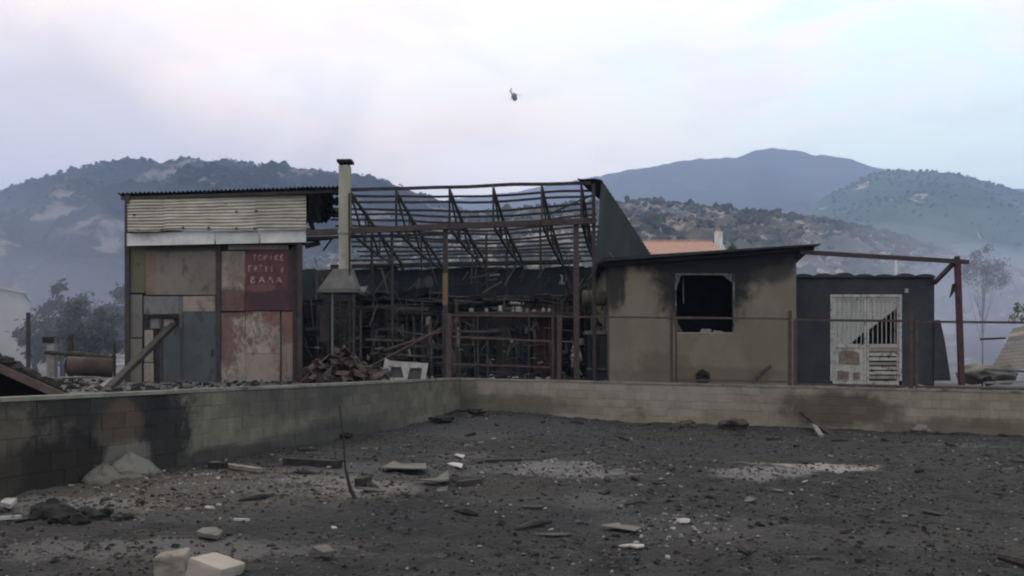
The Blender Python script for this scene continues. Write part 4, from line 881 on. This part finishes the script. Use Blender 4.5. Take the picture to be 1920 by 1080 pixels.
# pale house at far left
m_cream = mat('cream render', (.28, .26, .22), (.34, .315, .27), .8, .9, .2, 10, c3=(.30, .27, .23), t3=.6, s3=1, var=0)
m_rt = mat('red clay roof tiles', (.36, .235, .195), (.43, .285, .24), 3, .9, .2, 15, c3=(.26, .11, .08), t3=.6, s3=4, var=.1)
D = 62.0; ph = thing('pale_house', Vector((U(-20, 0, D).x, D, .9)), 'pale cream house wall showing beyond the burnt trees', 'house')
a, b = U(-140, 700, D), U(43, 545, D); part('wall', MB().prism([(a.x, D, .5), (b.x, D, .5), (b.x, D, b.z - .1), (U(0, 0, D).x, D, U(0, 540, D).z), (a.x, D, b.z + .4)], (-4.4, 9, 0)), m_cream, ph)
part('roof', MB().prism([U(-145, 541, D - .4), U(0, 536, D - .4), U(49, 545, D - .4), U(49, 550, D - .4), U(0, 541, D - .4), U(-145, 546, D - .4)], (-4.9, 9.8, 0)), m_cream, ph)
wnd = part('window', MB().prism([U(-30, 620, D - .03), U(-8, 620, D - .03), U(-8, 585, D - .03), U(-30, 585, D - .03)], (0, .02, 0)), m_int, ph)
part('window_frame', MB().prism([U(-32, 585, D - .06), U(-6, 585, D - .06), U(-6, 582, D - .06), U(-32, 582, D - .06)], (0, .05, 0)), m_fascia, wnd)
# red-roofed house beyond
D = 70.0; rh = thing('red_roof_house', Vector((U(1285, 0, D).x, D + 3, .9)), 'white house with red tiled roof and white chimney behind the ochre house', 'house')
a, b = U(1196, 480, D), U(1352, 480, D)
part('wall', MB().prism([(a.x + .3, D + .5, .5), (b.x - .1, D + .5, .5), (b.x - .1, D + .5, a.z), (a.x + .3, D + .5, a.z)], (0, 7, 0)), mat('white render', (.62, .60, .58), (.70, .68, .66), 1, .9, .1, 10, var=0), rh)
zr, ze = U(0, 452, D + 4).z, U(0, 476, D).z
def rfn(u, v):
    x = a.x - .2 + (b.x - a.x + .4) * u; return Vector((x, D + 4 * v, ze + (zr - ze) * v + .05 * math.sin(u * 2 * math.pi * 34)))
rr_ = part('roof', MB().sheet(rfn, 272, 4, (0, 0, -.06)), m_rt, rh)
mb = MB(); mb.prism([(a.x - .2, D + 4.02, zr), (b.x + .2, D + 4.02, zr), (b.x + .2, D + 8, ze), (a.x - .2, D + 8, ze)], (0, 0, -.06)); part('rear_slope', mb, m_rt, rh)
part('ridge_tiles', MB().beam((a.x - .2, D + 4, zr + .04), (b.x + .2, D + 4, zr + .04), .2, .12), m_rt, rr_)
p = U(1348.5, 470, D + 3); ck = part('chimney', MB().prism([U(1342, 468, D + 3), U(1355, 468, D + 3), U(1355, 434, D + 3), U(1342, 434, D + 3)], (0, .5, 0)), m_fascia, rr_); part('gable_wall', MB().prism([U(1352, 474, D + 3.4), U(1364, 474, D + 3.4), U(1355, 456, D + 3.4), U(1352, 456, D + 3.4)], (0, 1, 0)), m_fascia, rh)
part('chimney_cap', MB().prism([U(1344, 433.6, D + 3.05), U(1352, 433.6, D + 3.05), U(1352, 429, D + 3.05), U(1344, 429, D + 3.05)], (0, .3, 0)), m_rt, rh)
solo('white_pole', MB().tube([Vector((U(1680, 0, 45).x, 45, .6)), U(1680, 486, 45)], [.09, .06], 8), m_fascia, 'slim white pole rising behind the annex roof', 'pole')

# ------------------------------------------------------------------ trees
def tree(name, base, h, crown_c, crown_r, nleaf, leaf, m_leaf, m_bark, label, seed, group=None, nclump=26, trunk=.12, cat='tree', nlimb=9):
    r = random.Random(seed); o = thing(name, base, label, cat, group); b = Vector(base); c = Vector(crown_c)
    mb = MB(); mid = b.lerp(c, .55) + Vector((r.uniform(-.2, .2), r.uniform(-.2, .2), 0)); mb.tube([b - Vector((0, 0, .1)), mid, c], [trunk, trunk * .75, trunk * .3], 8)
    cl = []
    for k in range(nclump):
        v = Vector((r.gauss(0, 1), r.gauss(0, 1), r.gauss(0, 1))).normalized() * r.random() ** .4
        cl.append((c + Vector((v.x * crown_r[0], v.y * crown_r[1], v.z * crown_r[2])), r.uniform(.16, .36) * min(crown_r)))
    part('trunk', mb, m_bark, o, True)
    for k in range(nlimb):
        e = cl[k % len(cl)][0]; s = b.lerp(c, r.uniform(.35, .8)); md = s.lerp(e, .5) + Vector((0, 0, -.1 * h * .1)); part('limb', MB().tube([s, md, e], [trunk * .4, trunk * .25, trunk * .08], 5), m_bark, o)
    lm = MB()
    for k in range(nleaf):
        cc, rr = cl[r.randrange(len(cl))]; v = Vector((r.gauss(0, .5), r.gauss(0, .5), r.gauss(0, .42))) * rr * 1.3
        p = cc + v; a = Vector((r.gauss(0, 1), r.gauss(0, 1), r.gauss(0, 1))).normalized(); t = a.orthogonal().normalized(); s = leaf * r.uniform(.6, 1.3)
        lm.add([p, p + t * s + a.cross(t) * s * .4, p + t * s * 1.9, p + t * s - a.cross(t) * s * .4], [(0, 1, 2, 3)])
    part('crown', lm, m_leaf, o); return o
m_bark = mat('sooty bark', (.035, .03, .028), (.06, .052, .048), 8, .95, .4, 30, var=.1)
m_leafd = mat('dull scorched leaves', (.030, .035, .026), (.055, .058, .042), .8, .9, 0, c3=(.085, .07, .05), t3=.62, s3=.9, var=.1, spec=.1)
m_leafg = mat('fresh green leaves', (.07, .13, .03), (.10, .18, .05), 3, .7, 0, var=.1, spec=.2)
def tr(x, yb, yt, d, wpx, seed, label, n=4200, leaf=.13, **k):
    c = U(x, (yt + 640) / 2, d); top = U(x, yt, d).z; g = Vector((c.x, d, yard_z(c.x, d) if d < 40 else .9)); cz = (top + g.z + .6) / 2
    rz = (top - cz); rx = wpx / 2 / FOC * d
    return tree('scorched_tree', g, top - g.z, (c.x, d, cz), (rx, rx, rz), n, leaf, m_leafd, m_bark, label, seed, 'scorched trees beyond the shed', **k)
tr(118, 0, 538, 38, 90, 1, 'dense dull green tree behind the concrete post, taller of the scorched ones', 5200, .12); tr(205, 0, 532, 44, 95, 2, 'dull tree crowding up to the corner of the patched shed', 5200, .13)
tr(165, 0, 575, 34, 110, 3, 'low scorched tree directly behind the rusty drum', 4200, .11); tr(70, 0, 600, 36, 70, 4, 'low sparse scorched tree beside the pale house', 2600, .12)
c = U(1842, 508, 32.0); tree('bare_tree', (c.x, 32.0, .6), 4, c, (.86, .8, .78), 2600, .05, m_leafd, m_bark, 'thin scorched tree with sparse twigs beyond the porch post', 9, None, 30, .028, 'tree', 18)
c = U(1925, 583, 27); tree('green_sapling', (c.x + .3, 27, .6), 3, c, (.42, .4, .45), 260, .07, m_leafg, m_bark, 'fresh green leafy sapling above the stacked roofing sheets', 11, None, 9, .03, 'sapling', 6)
# corrugated sheets piled at the right
r4 = random.Random(8)
for k in range(5):
    def fn(u, v, k=k):
        d = 24.2 + .35 * k; x0 = 1852 + 4 * k; p = U(x0, 698 - k * 2, d).lerp(U(1886 + 3 * k, 648 - k * 8, d + 1.0), v)
        p.x += u * 2.4; p.z += u * (.25 + .05 * k) + .028 * math.sin(v * 2 * math.pi * 7); return p
    solo('roofing_sheet', MB().sheet(fn, 3, 60, (0, 0, -.004)), (m_gs, m_li, m_gb, m_wr, m_gs)[k], ('front grey corrugated roofing sheet of the stack beside the green sapling', 'lilac-grey corrugated roofing sheet, second in the stack', 'brown-grey corrugated roofing sheet in the middle of the stack', 'whitish rusted corrugated roofing sheet near the back of the stack', 'grey corrugated roofing sheet at the very back of the stack')[k], 'roofing sheet', 'stacked roofing sheets')
solo('charred_post_stub', MB().beam(U(1856, 722, 24), U(1850, 706, 24), .16, .16).beam(U(1848, 713, 24), U(1864, 716, 24), .1, .1), m_black, 'short black stub in front of the stacked roofing sheets', 'post')
solo('steel_channel', MB().beam(U(1846, 693, 23.9), U(2000, 700, 23.6), .06, .06), m_gry, 'grey steel channel lying along the stacked roofing sheets', 'channel')
solo('dark_plank', MB().beam(U(1838, 636, 26.5), U(1885, 634, 26.5), .05, .06), m_black, 'dark plank poking out behind the stacked roofing sheets', 'plank')
solo('plank', MB().beam(U(1846, 718, 23.3), U(2000, 712, 23.3), .2, .05), m_greyw, 'grey plank lying in front of the stacked roofing sheets', 'plank')
fragments('right_rubble', m_greyw, 200, lambda r: (lambda p: (p.x, p.y))(U(r.uniform(1500, 2000), 0, r.uniform(22, 26))), (.05, .3), 41, .6, zf=yard_z)
solo('ash_heap', MB().blob(U(1846, 702, 27), .7, 4, .2, (1.3, .9, .45), 6), m_conc, 'pale ash heap smouldering beyond the porch post', 'ash')

# pale slabs leaned on the soot-stained wall
m_slab = mat('pale cement slab', (.085, .078, .070), (.125, .116, .104), 4, .95, .4, 30, c3=(.07, .066, .06), t3=.57, s3=3, var=.1)
# ------------------------------------------------------------------ debris on the burnt lot
def lotreg(r):
    while True:
        y = 6 + 17.5 * r.random() ** .8; x = r.uniform(-.62, .62) * y + r.uniform(-.3, .3)
        a, b = AB(x, y)
        if a > .05 and b < -.05: return x, y
def clump(r):
    while True:
        x, y = lotreg(r)
        if noise.noise((x * .7, y * .7, 4)) > r.uniform(-.5, .5): return x, y
m_char = mat('charcoal bits', (.010, .010, .011), (.022, .0215, .0215), 6, .95, 0, var=0)
fragments('charcoal_bits', m_char, 5200, clump, (.008, .07), 51, .4, zf=lot_z)
m_ashbit = mat('grey ash bits', (.042, .041, .042), (.085, .083, .082), 9, .95, 0, var=0)
m_whbit = mat('white ash flakes', (.16, .16, .16), (.28, .275, .27), 9, .95, 0, var=0)
m_brbit = mat('brown cinders', (.032, .026, .022), (.055, .044, .037), 9, .95, 0, var=0)
fragments('ash_bits', m_ashbit, 15000, clump, (.006, .05), 52, .35, zf=lot_z)
fragments('white_flakes', m_whbit, 1100, clump, (.006, .05), 53, .35, zf=lot_z)
fragments('brown_cinders', m_brbit, 4500, clump, (.010, .07), 54, .4, zf=lot_z)
def near(r):
    while True:
        y = 5.6 + 7 * r.random() ** 1.3; x = r.uniform(-.62, .62) * y
        a, b = AB(x, y)
        if a > .05 and b < -.05 and noise.noise((x * 1.3, y * 1.3, 9)) > r.uniform(-.6, .4): return x, y
fragments('fine_ash', m_ashbit, 9000, near, (.004, .028), 55, .4, zf=lot_z); fragments('fine_charcoal', m_char, 7000, near, (.004, .034), 56, .5, zf=lot_z); fragments('fine_flakes', m_whbit, 900, near, (.003, .022), 57, .4, zf=lot_z); fragments('fine_cinders', m_brbit, 4000, near, (.004, .03), 58, .4, zf=lot_z)
def ashreg(x, y, w, h):
    def f(r):
        while True:
            p = G(x + r.gauss(0, w / 2.4), y + r.gauss(0, h / 2.4)); 
            if AB(p.x, p.y)[0] > .05 and AB(p.x, p.y)[1] < -.05: return p.x, p.y
    return f
for q, (x, y, w, h, n) in enumerate(((1065, 880, 190, 30, 260), (620, 915, 220, 26, 220), (330, 900, 260, 60, 260), (1480, 885, 220, 26, 160), (1290, 990, 160, 40, 120), (60, 950, 130, 30, 160))):
    fragments('ash_scatter', m_ashbit if q % 2 else m_whbit, n, ashreg(x, y, w, h), (.01, .06), 60 + q, .4, zf=lot_z)
def flatbit(name, pts, th, m, label, cat, lift=.02, group=None, tilt=0):
    P = [G(x, y) for x, y in pts]; z = max(p.z for p in P) + lift
    return solo(name, MB().prism([(p.x, p.y, z + tilt * i) for i, p in enumerate(P)], (0, 0, th)), m, label, cat, group)
def lie(name, x0, y0, x1, y1, w, h, m, label, cat, group=None, dz=0):
    a, b = G(x0, y0), G(x1, y1); a.z += h / 2; b.z += h / 2 + dz; return solo(name, MB().beam(a, b, w, h), m, label, cat, group)
lie('plank', 398, 872, 486, 888, .10, .05, m_greyw, 'ash-grey plank lying by the foot of the soot-stained wall', 'plank', dz=.02)
lie('charred_beam', 536, 872, 636, 878, .12, .10, m_timber, 'thick charred black beam lying near the upright bent rod', 'beam')
lie('charred_stick', 392, 880, 425, 880, .09, .09, m_timber, 'short charred stick under the ash-grey plank', 'stick')
g = G(666, 936); solo('bent_rod', MB().tube([g, g + Vector((-.06, .05, .10)), g + Vector((-.10, .10, .22)), g + Vector((-.12, .1, .30)), g + Vector((-.16, .2, .62)), g + Vector((-.22, .3, .95))], [.022, .024, .018, .012, .010, .007], 6), m_black, 'thin bent black rod sticking up out of the ash', 'rod')
flatbit('board', [(716, 886), (800, 890), (798, 876), (752, 876), (738, 872)], .015, m_slab, 'broken light grey board lying flat, widest of the pale pieces', 'board', .03)
flatbit('board', [(780, 908), (822, 915), (842, 912), (840, 898), (818, 904)], .02, m_slab, 'forked pale board splinter lying in the dark ash', 'board', .03)
flatbit('sheet_scrap', [(838, 876), (866, 881), (868, 875), (850, 872)], .01, m_pale, 'small bright white scrap beside the broken grey board', 'scrap', .02)
flatbit('sheet_scrap', [(852, 860), (868, 864), (872, 858), (856, 854)], .01, m_pale, 'tiny white crumpled scrap just beyond the bright white one', 'scrap', .02)
lie('charred_stick', 856, 914, 904, 908, .08, .07, m_timber, 'charred stick beside the forked pale board', 'stick'); lie('charred_stick', 912, 868, 976, 866, .10, .05, m_timber, 'dark charred slat beside the speckled ash patch', 'slat')
lie('charred_stick', 672, 912, 690, 906, .10, .09, m_timber, 'stubby charred lump of wood beside the bent rod', 'stick'); lie('white_stick', 0, 975, 38, 972, .05, .03, m_pale, 'white stick lying near the soot-stained wall foot', 'stick'); lie('white_stick', 438, 976, 467, 977, .03, .02, m_pale, 'short white stick lying alone on the dark ash', 'stick')
flatbit('flat_stone', [(368, 1008), (385, 1016), (408, 1016), (418, 1010), (404, 1003), (380, 1003)], .03, m_slab, 'smooth pale flat stone on the dark ash', 'stone', .02); flatbit('flat_stone', [(586, 1044), (606, 1052), (628, 1049), (612, 1040), (594, 1040)], .03, m_slab, 'grey flat stone with dark lower edge near the cream slab', 'stone', .03)
flatbit('flat_stone', [(0, 958), (20, 962), (32, 952), (10, 945)], .04, m_pale, 'pale broken slab piece at the foot of the soot-stained wall', 'slab', .02)
flatbit('sheet_scrap', [(1125, 994), (1190, 1000), (1205, 994), (1150, 988)], .008, m_slab, 'thin grey sheet strip lying flat in the ash', 'scrap', .015)
g = G(1280, 980); solo('white_scrap', MB().blob(g + Vector((0, 0, .02)), .045, 1, .4, (1.4, 1, .6), 3), m_pale, 'bright white crumb lying on the dark ash', 'scrap')
for i, (x, y, s) in enumerate(((80, 966, .10), (98, 972, .11), (92, 960, .09), (118, 964, .08), (130, 975, .08), (150, 980, .07), (160, 966, .07), (178, 974, .06), (196, 968, .07), (215, 977, .05), (70, 974, .06), (108, 980, .07), (240, 972, .04), (140, 968, .06))):
    g = G(x, y); solo('charred_clump', MB().blob(g + Vector((0, 0, s * .3)), s, 2, .35, (1.25, 1, .9), i * 3.7 + 40), m_black, 'charred black clump in the low heap by the soot-stained wall', 'clump', 'charred clumps by the wall')
for i, (x, y, s, lb) in enumerate(((1377, 806, .24, 'rounded dark boulder at the foot of the ochre-stained wall'), (1728, 812, .16, 'small greenish stone at the foot of the ochre-stained wall'), (1290, 800, .14, 'small dark stone beside the boulder at the wall foot'), (895, 776, .16, 'dark lump lying in the wall corner'), (828, 792, .20, 'flat dark lump against the foot of the soot-stained wall'), (640, 822, .16, 'dark lump by the wall beyond the charred beam'))):
    g = G(x, y); solo('stone', MB().blob(g + Vector((0, 0, s * .35)), s, 3, .3, (1.3, .9, .8 if i < 3 else .4), i + 70), m_brn if i in (0, 2) else (m_gb if i == 1 else m_black), lb, 'stone')
a, b = G(1562, 818), on_wall(1504, -.06)[1]; b.z = .26; solo('charred_plank', MB().beam(a, b, .12, .05), m_timber, 'charred plank leaning on the ochre-stained wall', 'plank')
a = G(1540, 818); b = on_wall(1520, -.06)[1]; b.z = .1; solo('charred_plank', MB().beam(a, b, .1, .05), m_greyw, 'grey plank leaning low on the ochre-stained wall', 'plank')
for k, (x0, x1, y) in enumerate(((1370, 1470, 893), (1440, 1600, 880))):
    pass
def heap(x, h, w, seed, label):
    p = Vector(lwp(x, 0)) + Vector((E1.x, E1.y, 0)) * .12; z = lot_z(p.x, p.y); mb = MB(); n = 22; rings = 9
    for i in range(rings):
        t = i / (rings - 1)
        for k in range(n):
            a = 2 * math.pi * k / n; r_ = w * (1 - t ** 1.7) * (1 + .35 * noise.noise((math.cos(a) * 1.5 + seed, math.sin(a) * 1.5, t * 3)))
            q = p + Vector((E2.x, E2.y, 0)) * math.cos(a) * r_ + Vector((E1.x, E1.y, 0)) * max(-.10, math.sin(a) * r_ * .7)
            mb.v.append(Vector((q.x, q.y, z - .03 + h * t + .02 * noise.noise((a * 2, t * 6, seed)))))
    mb.f = [(i * n + k, i * n + (k + 1) % n, (i + 1) * n + (k + 1) % n, (i + 1) * n + k) for i in range(rings - 1) for k in range(n)] + [tuple(range((rings - 1) * n, rings * n)), tuple(range(n - 1, -1, -1))]
    solo('plaster_heap', mb, m_slab, label, 'heap')
heap(178, .24, .32, 1, 'lower pale peaked heap of plaster dust against the soot-stained wall'); heap(228, .33, .42, 5, 'taller pale heap of plaster dust against the soot-stained wall')
# foreground block and slab
m_slab2 = mat('cream painted slab', (.26, .23, .195), (.32, .285, .245), 3, .85, .25, 30, c3=(.30, .26, .22), t3=.62, s3=6, var=0)
def rough_box(c, size, rot, seed, k=7, p=8.0, amp=.012):
    mb = MB(); c = Vector(c)
    def cube(u, v, ax, sg):
        q = [0, 0, 0]; q[ax] = sg; q[(ax + 1) % 3] = u; q[(ax + 2) % 3] = v; q = Vector(q)
        q /= (abs(q.x) ** p + abs(q.y) ** p + abs(q.z) ** p) ** (1 / p)
        w = Vector((q.x * size[0], q.y * size[1], q.z * size[2])) * .5
        n = noise.noise(w * 9 + Vector((seed, 0, 0))) + .6 * noise.noise(w * 26 + Vector((0, seed, 0))); return c + rot @ (w * (1 + n * amp / max(size)  * 4))
    for ax in range(3):
        for sg in (-1, 1):
            o = len(mb.v)
            for i in range(k + 1):
                for j in range(k + 1): mb.v.append(cube(-1 + 2 * i / k, -1 + 2 * j / k, ax, sg))
            for i in range(k):
                for j in range(k):
                    f = (o + i * (k + 1) + j, o + (i + 1) * (k + 1) + j, o + (i + 1) * (k + 1) + j + 1, o + i * (k + 1) + j + 1); mb.f.append(f if sg > 0 else f[::-1])
    return mb
RT = Matrix.Rotation
c = U(321, 1046, 5.75); solo('concrete_block', rough_box((c.x, c.y + .05, .045), (.20, .24, .24), RT(R(-6), 3, 'Y') @ RT(R(8), 3, 'Z'), 3, 14, 12, .006), mat('rough brown concrete', (.15, .138, .115), (.22, .20, .17), 7, .95, .8, 30, c3=(.06, .055, .05), t3=.6, s3=14, var=0, dist=.02), 'rough grey-brown concrete block lying against the cream slab', 'block', smooth=True)
c = U(396, 1056, 5.75); solo('cream_slab', rough_box((c.x, c.y + .06, .02), (.25, .30, .19), RT(R(16), 3, 'Y') @ RT(R(-14), 3, 'Z'), 8, 14, 22, .003), m_slab2, 'cream painted slab lying beside the rough concrete block', 'slab', smooth=True)
# medium scraps strewn over the lot
r5 = random.Random(77); m_plst = mat('sooty plaster', (.20, .195, .185), (.32, .31, .295), 9, .95, .4, 30, c3=(.10, .095, .09), t3=.58, s3=14, var=.3); m_abrd = mat('ashy board', (.045, .043, .042), (.085, .082, .078), 9, .95, .4, 30, c3=(.14, .135, .13), t3=.6, s3=12, var=.3)
kinds = (('timber_scrap', m_timber, 'charred timber scrap strewn on the burnt lot', 'timber', .35), ('board_scrap', m_abrd, 'grey board scrap strewn on the burnt lot', 'board', .22), ('plaster_scrap', m_plst, 'pale plaster scrap strewn on the burnt lot', 'plaster', .13))
for i in range(98):
    nm, m, lb, ct, s = kinds[(0, 1, 0, 1, 2, 0, 1)[i % 7]]; x, y = lotreg(r5); z = lot_z(x, y); a = r5.uniform(0, 3.14); ln = s * r5.uniform(.5, 1.4)
    v = Vector((math.cos(a), math.sin(a), r5.uniform(-.05, .12))) * ln / 2; c = Vector((x, y, z + .025))
    if nm == 'timber_scrap': mb = MB().tube([c - v, c + Vector((r5.uniform(-.02, .02), 0, .01)), c + v], [r5.uniform(.01, .03), r5.uniform(.02, .045), r5.uniform(.01, .03)], 6)
    else:
        n = 7; e = r5.uniform(.25, .6); ca, sa = math.cos(a), math.sin(a); pl = [(math.cos(2 * math.pi * k / n + .3) * ln * r5.uniform(.2, .7), math.sin(2 * math.pi * k / n + .3) * ln * e * r5.uniform(.2, .8)) for k in range(n)]
        sx, sy = r5.uniform(-.15, .15), r5.uniform(-.2, .2); mb = MB().prism([c + Vector((u * ca - w * sa, u * sa + w * ca, u * sx + w * sy - .012)) for u, w in pl], (0, 0, .012))
    solo(nm, mb, m, lb, ct, nm.replace('_', ' ') + 's on the lot')

# ------------------------------------------------------------------ helicopter in the distance
HL = U(964, 182, 520)
heli = thing('helicopter', HL, 'dark firefighting helicopter flying in the pale sky', 'helicopter')
m_hel = mat('dark helicopter paint', (.035, .033, .045), (.05, .045, .06), 1, .5, 0, var=0); m_blade = mat('grey rotor', (.08, .08, .09), (.10, .10, .11), 1, .6, 0, var=0)
HR = Matrix.Rotation(R(-62), 3, 'Z') @ Matrix.Rotation(R(38), 3, 'Y') @ Matrix.Rotation(R(-14), 3, 'X')
def hmb(mb): mb.v = [HL + HR @ v for v in mb.v]; return mb
body = MB(); prof = [(3.3, .25), (3.0, .8), (2.2, 1.25), (.8, 1.5), (-1.0, 1.45), (-2.2, 1.0), (-3.0, .5)]
body.tube([(x, 0, -.1 * (x > 2)) for x, r_ in prof], [r_ for x, r_ in prof], 12); part('fuselage', hmb(body), m_hel, heli, True)
part('tail_boom', hmb(MB().tube([(-2.6, 0, .2), (-5.0, 0, .45), (-7.0, 0, .7)], [.5, .32, .22], 8)), m_hel, heli, True)
tf = part('tail_fin', hmb(MB().prism([(-6.4, 0, .6), (-7.4, 0, .6), (-8.0, 0, 2.3), (-7.3, 0, 2.3)], (0, .12, 0))), m_hel, heli); part('stabiliser', hmb(MB().box((-6.3, 0, .65), (.6, 2.6, .1))), m_hel, heli)
part('tail_rotor', hmb(MB().box((-7.6, .3, 1.9), (.16, .06, 1.9)).box((-7.6, .36, 1.9), (1.9, .05, .16))), m_blade, tf)
part('mast', hmb(MB().tube([(0, 0, 1.2), (0, 0, 2.1)], .25, 8)), m_blade, heli); part('engine_cowl', hmb(MB().box((-.6, 0, 1.45), (2.6, 1.3, .6))), m_hel, heli)
for k in range(4):
    a = R(25 + 90 * k); u = Vector((math.cos(a), math.sin(a), .03)); part('rotor_blade', hmb(MB().beam(Vector((0, 0, 2.0)) + u * .2, Vector((0, 0, 2.0)) + u * 5.4, .28, .05)), m_blade, heli)
for s in (-1, 1):
    part('skid', hmb(MB().tube([(2.4, s * 1.15, -1.7), (1.8, s * 1.15, -1.9), (-1.6, s * 1.15, -1.9)], .09, 6)), m_hel, heli)
    for x in (1.2, -.9): part('skid_strut', hmb(MB().tube([(x, s * .7, -1.0), (x, s * 1.15, -1.88)], .07, 6)), m_hel, heli)

# ------------------------------------------------------------------ smoke drifting low, and the hazy air
def smoke(name, c, rad, dens, col=(.62, .70, .92), seed=0):
    o = struct(name, MB().blob(c, 1, 4, .12, rad, seed), volume_mat(name, col, dens, .1), True, 'stuff'); return o
smoke('smoke', U(1860, 600, 33), (4.4, 6, 2.6), .075, seed=3)
smoke('smoke', U(120, 500, 320), (110, 70, 34), .0010, seed=12)
smoke('smoke', U(1700, 520, 260), (70, 60, 20), .0014, seed=14)
smoke('smoke', U(1660, 560, 31), (5.2, 3.2, 2.4), .05, seed=5)
smoke('smoke', U(100, 600, 33), (5.5, 4.5, 2.6), .024, seed=8)
smoke('smoke', U(40, 560, 55), (11, 8, 6.0), .009, seed=9)
def haze():
    mb = MB(); mb.hexa([(-3700, -1300, -3), (3700, -1300, -3), (3700, 4100, -3), (-3700, 4100, -3), (-3700, -1300, 700), (3700, -1300, 700), (3700, 4100, 700), (-3700, 4100, 700)])
    struct('haze', mb, volume_mat('haze', (.48, .63, 1.0), .00036, 0.0), False, 'stuff')
haze()
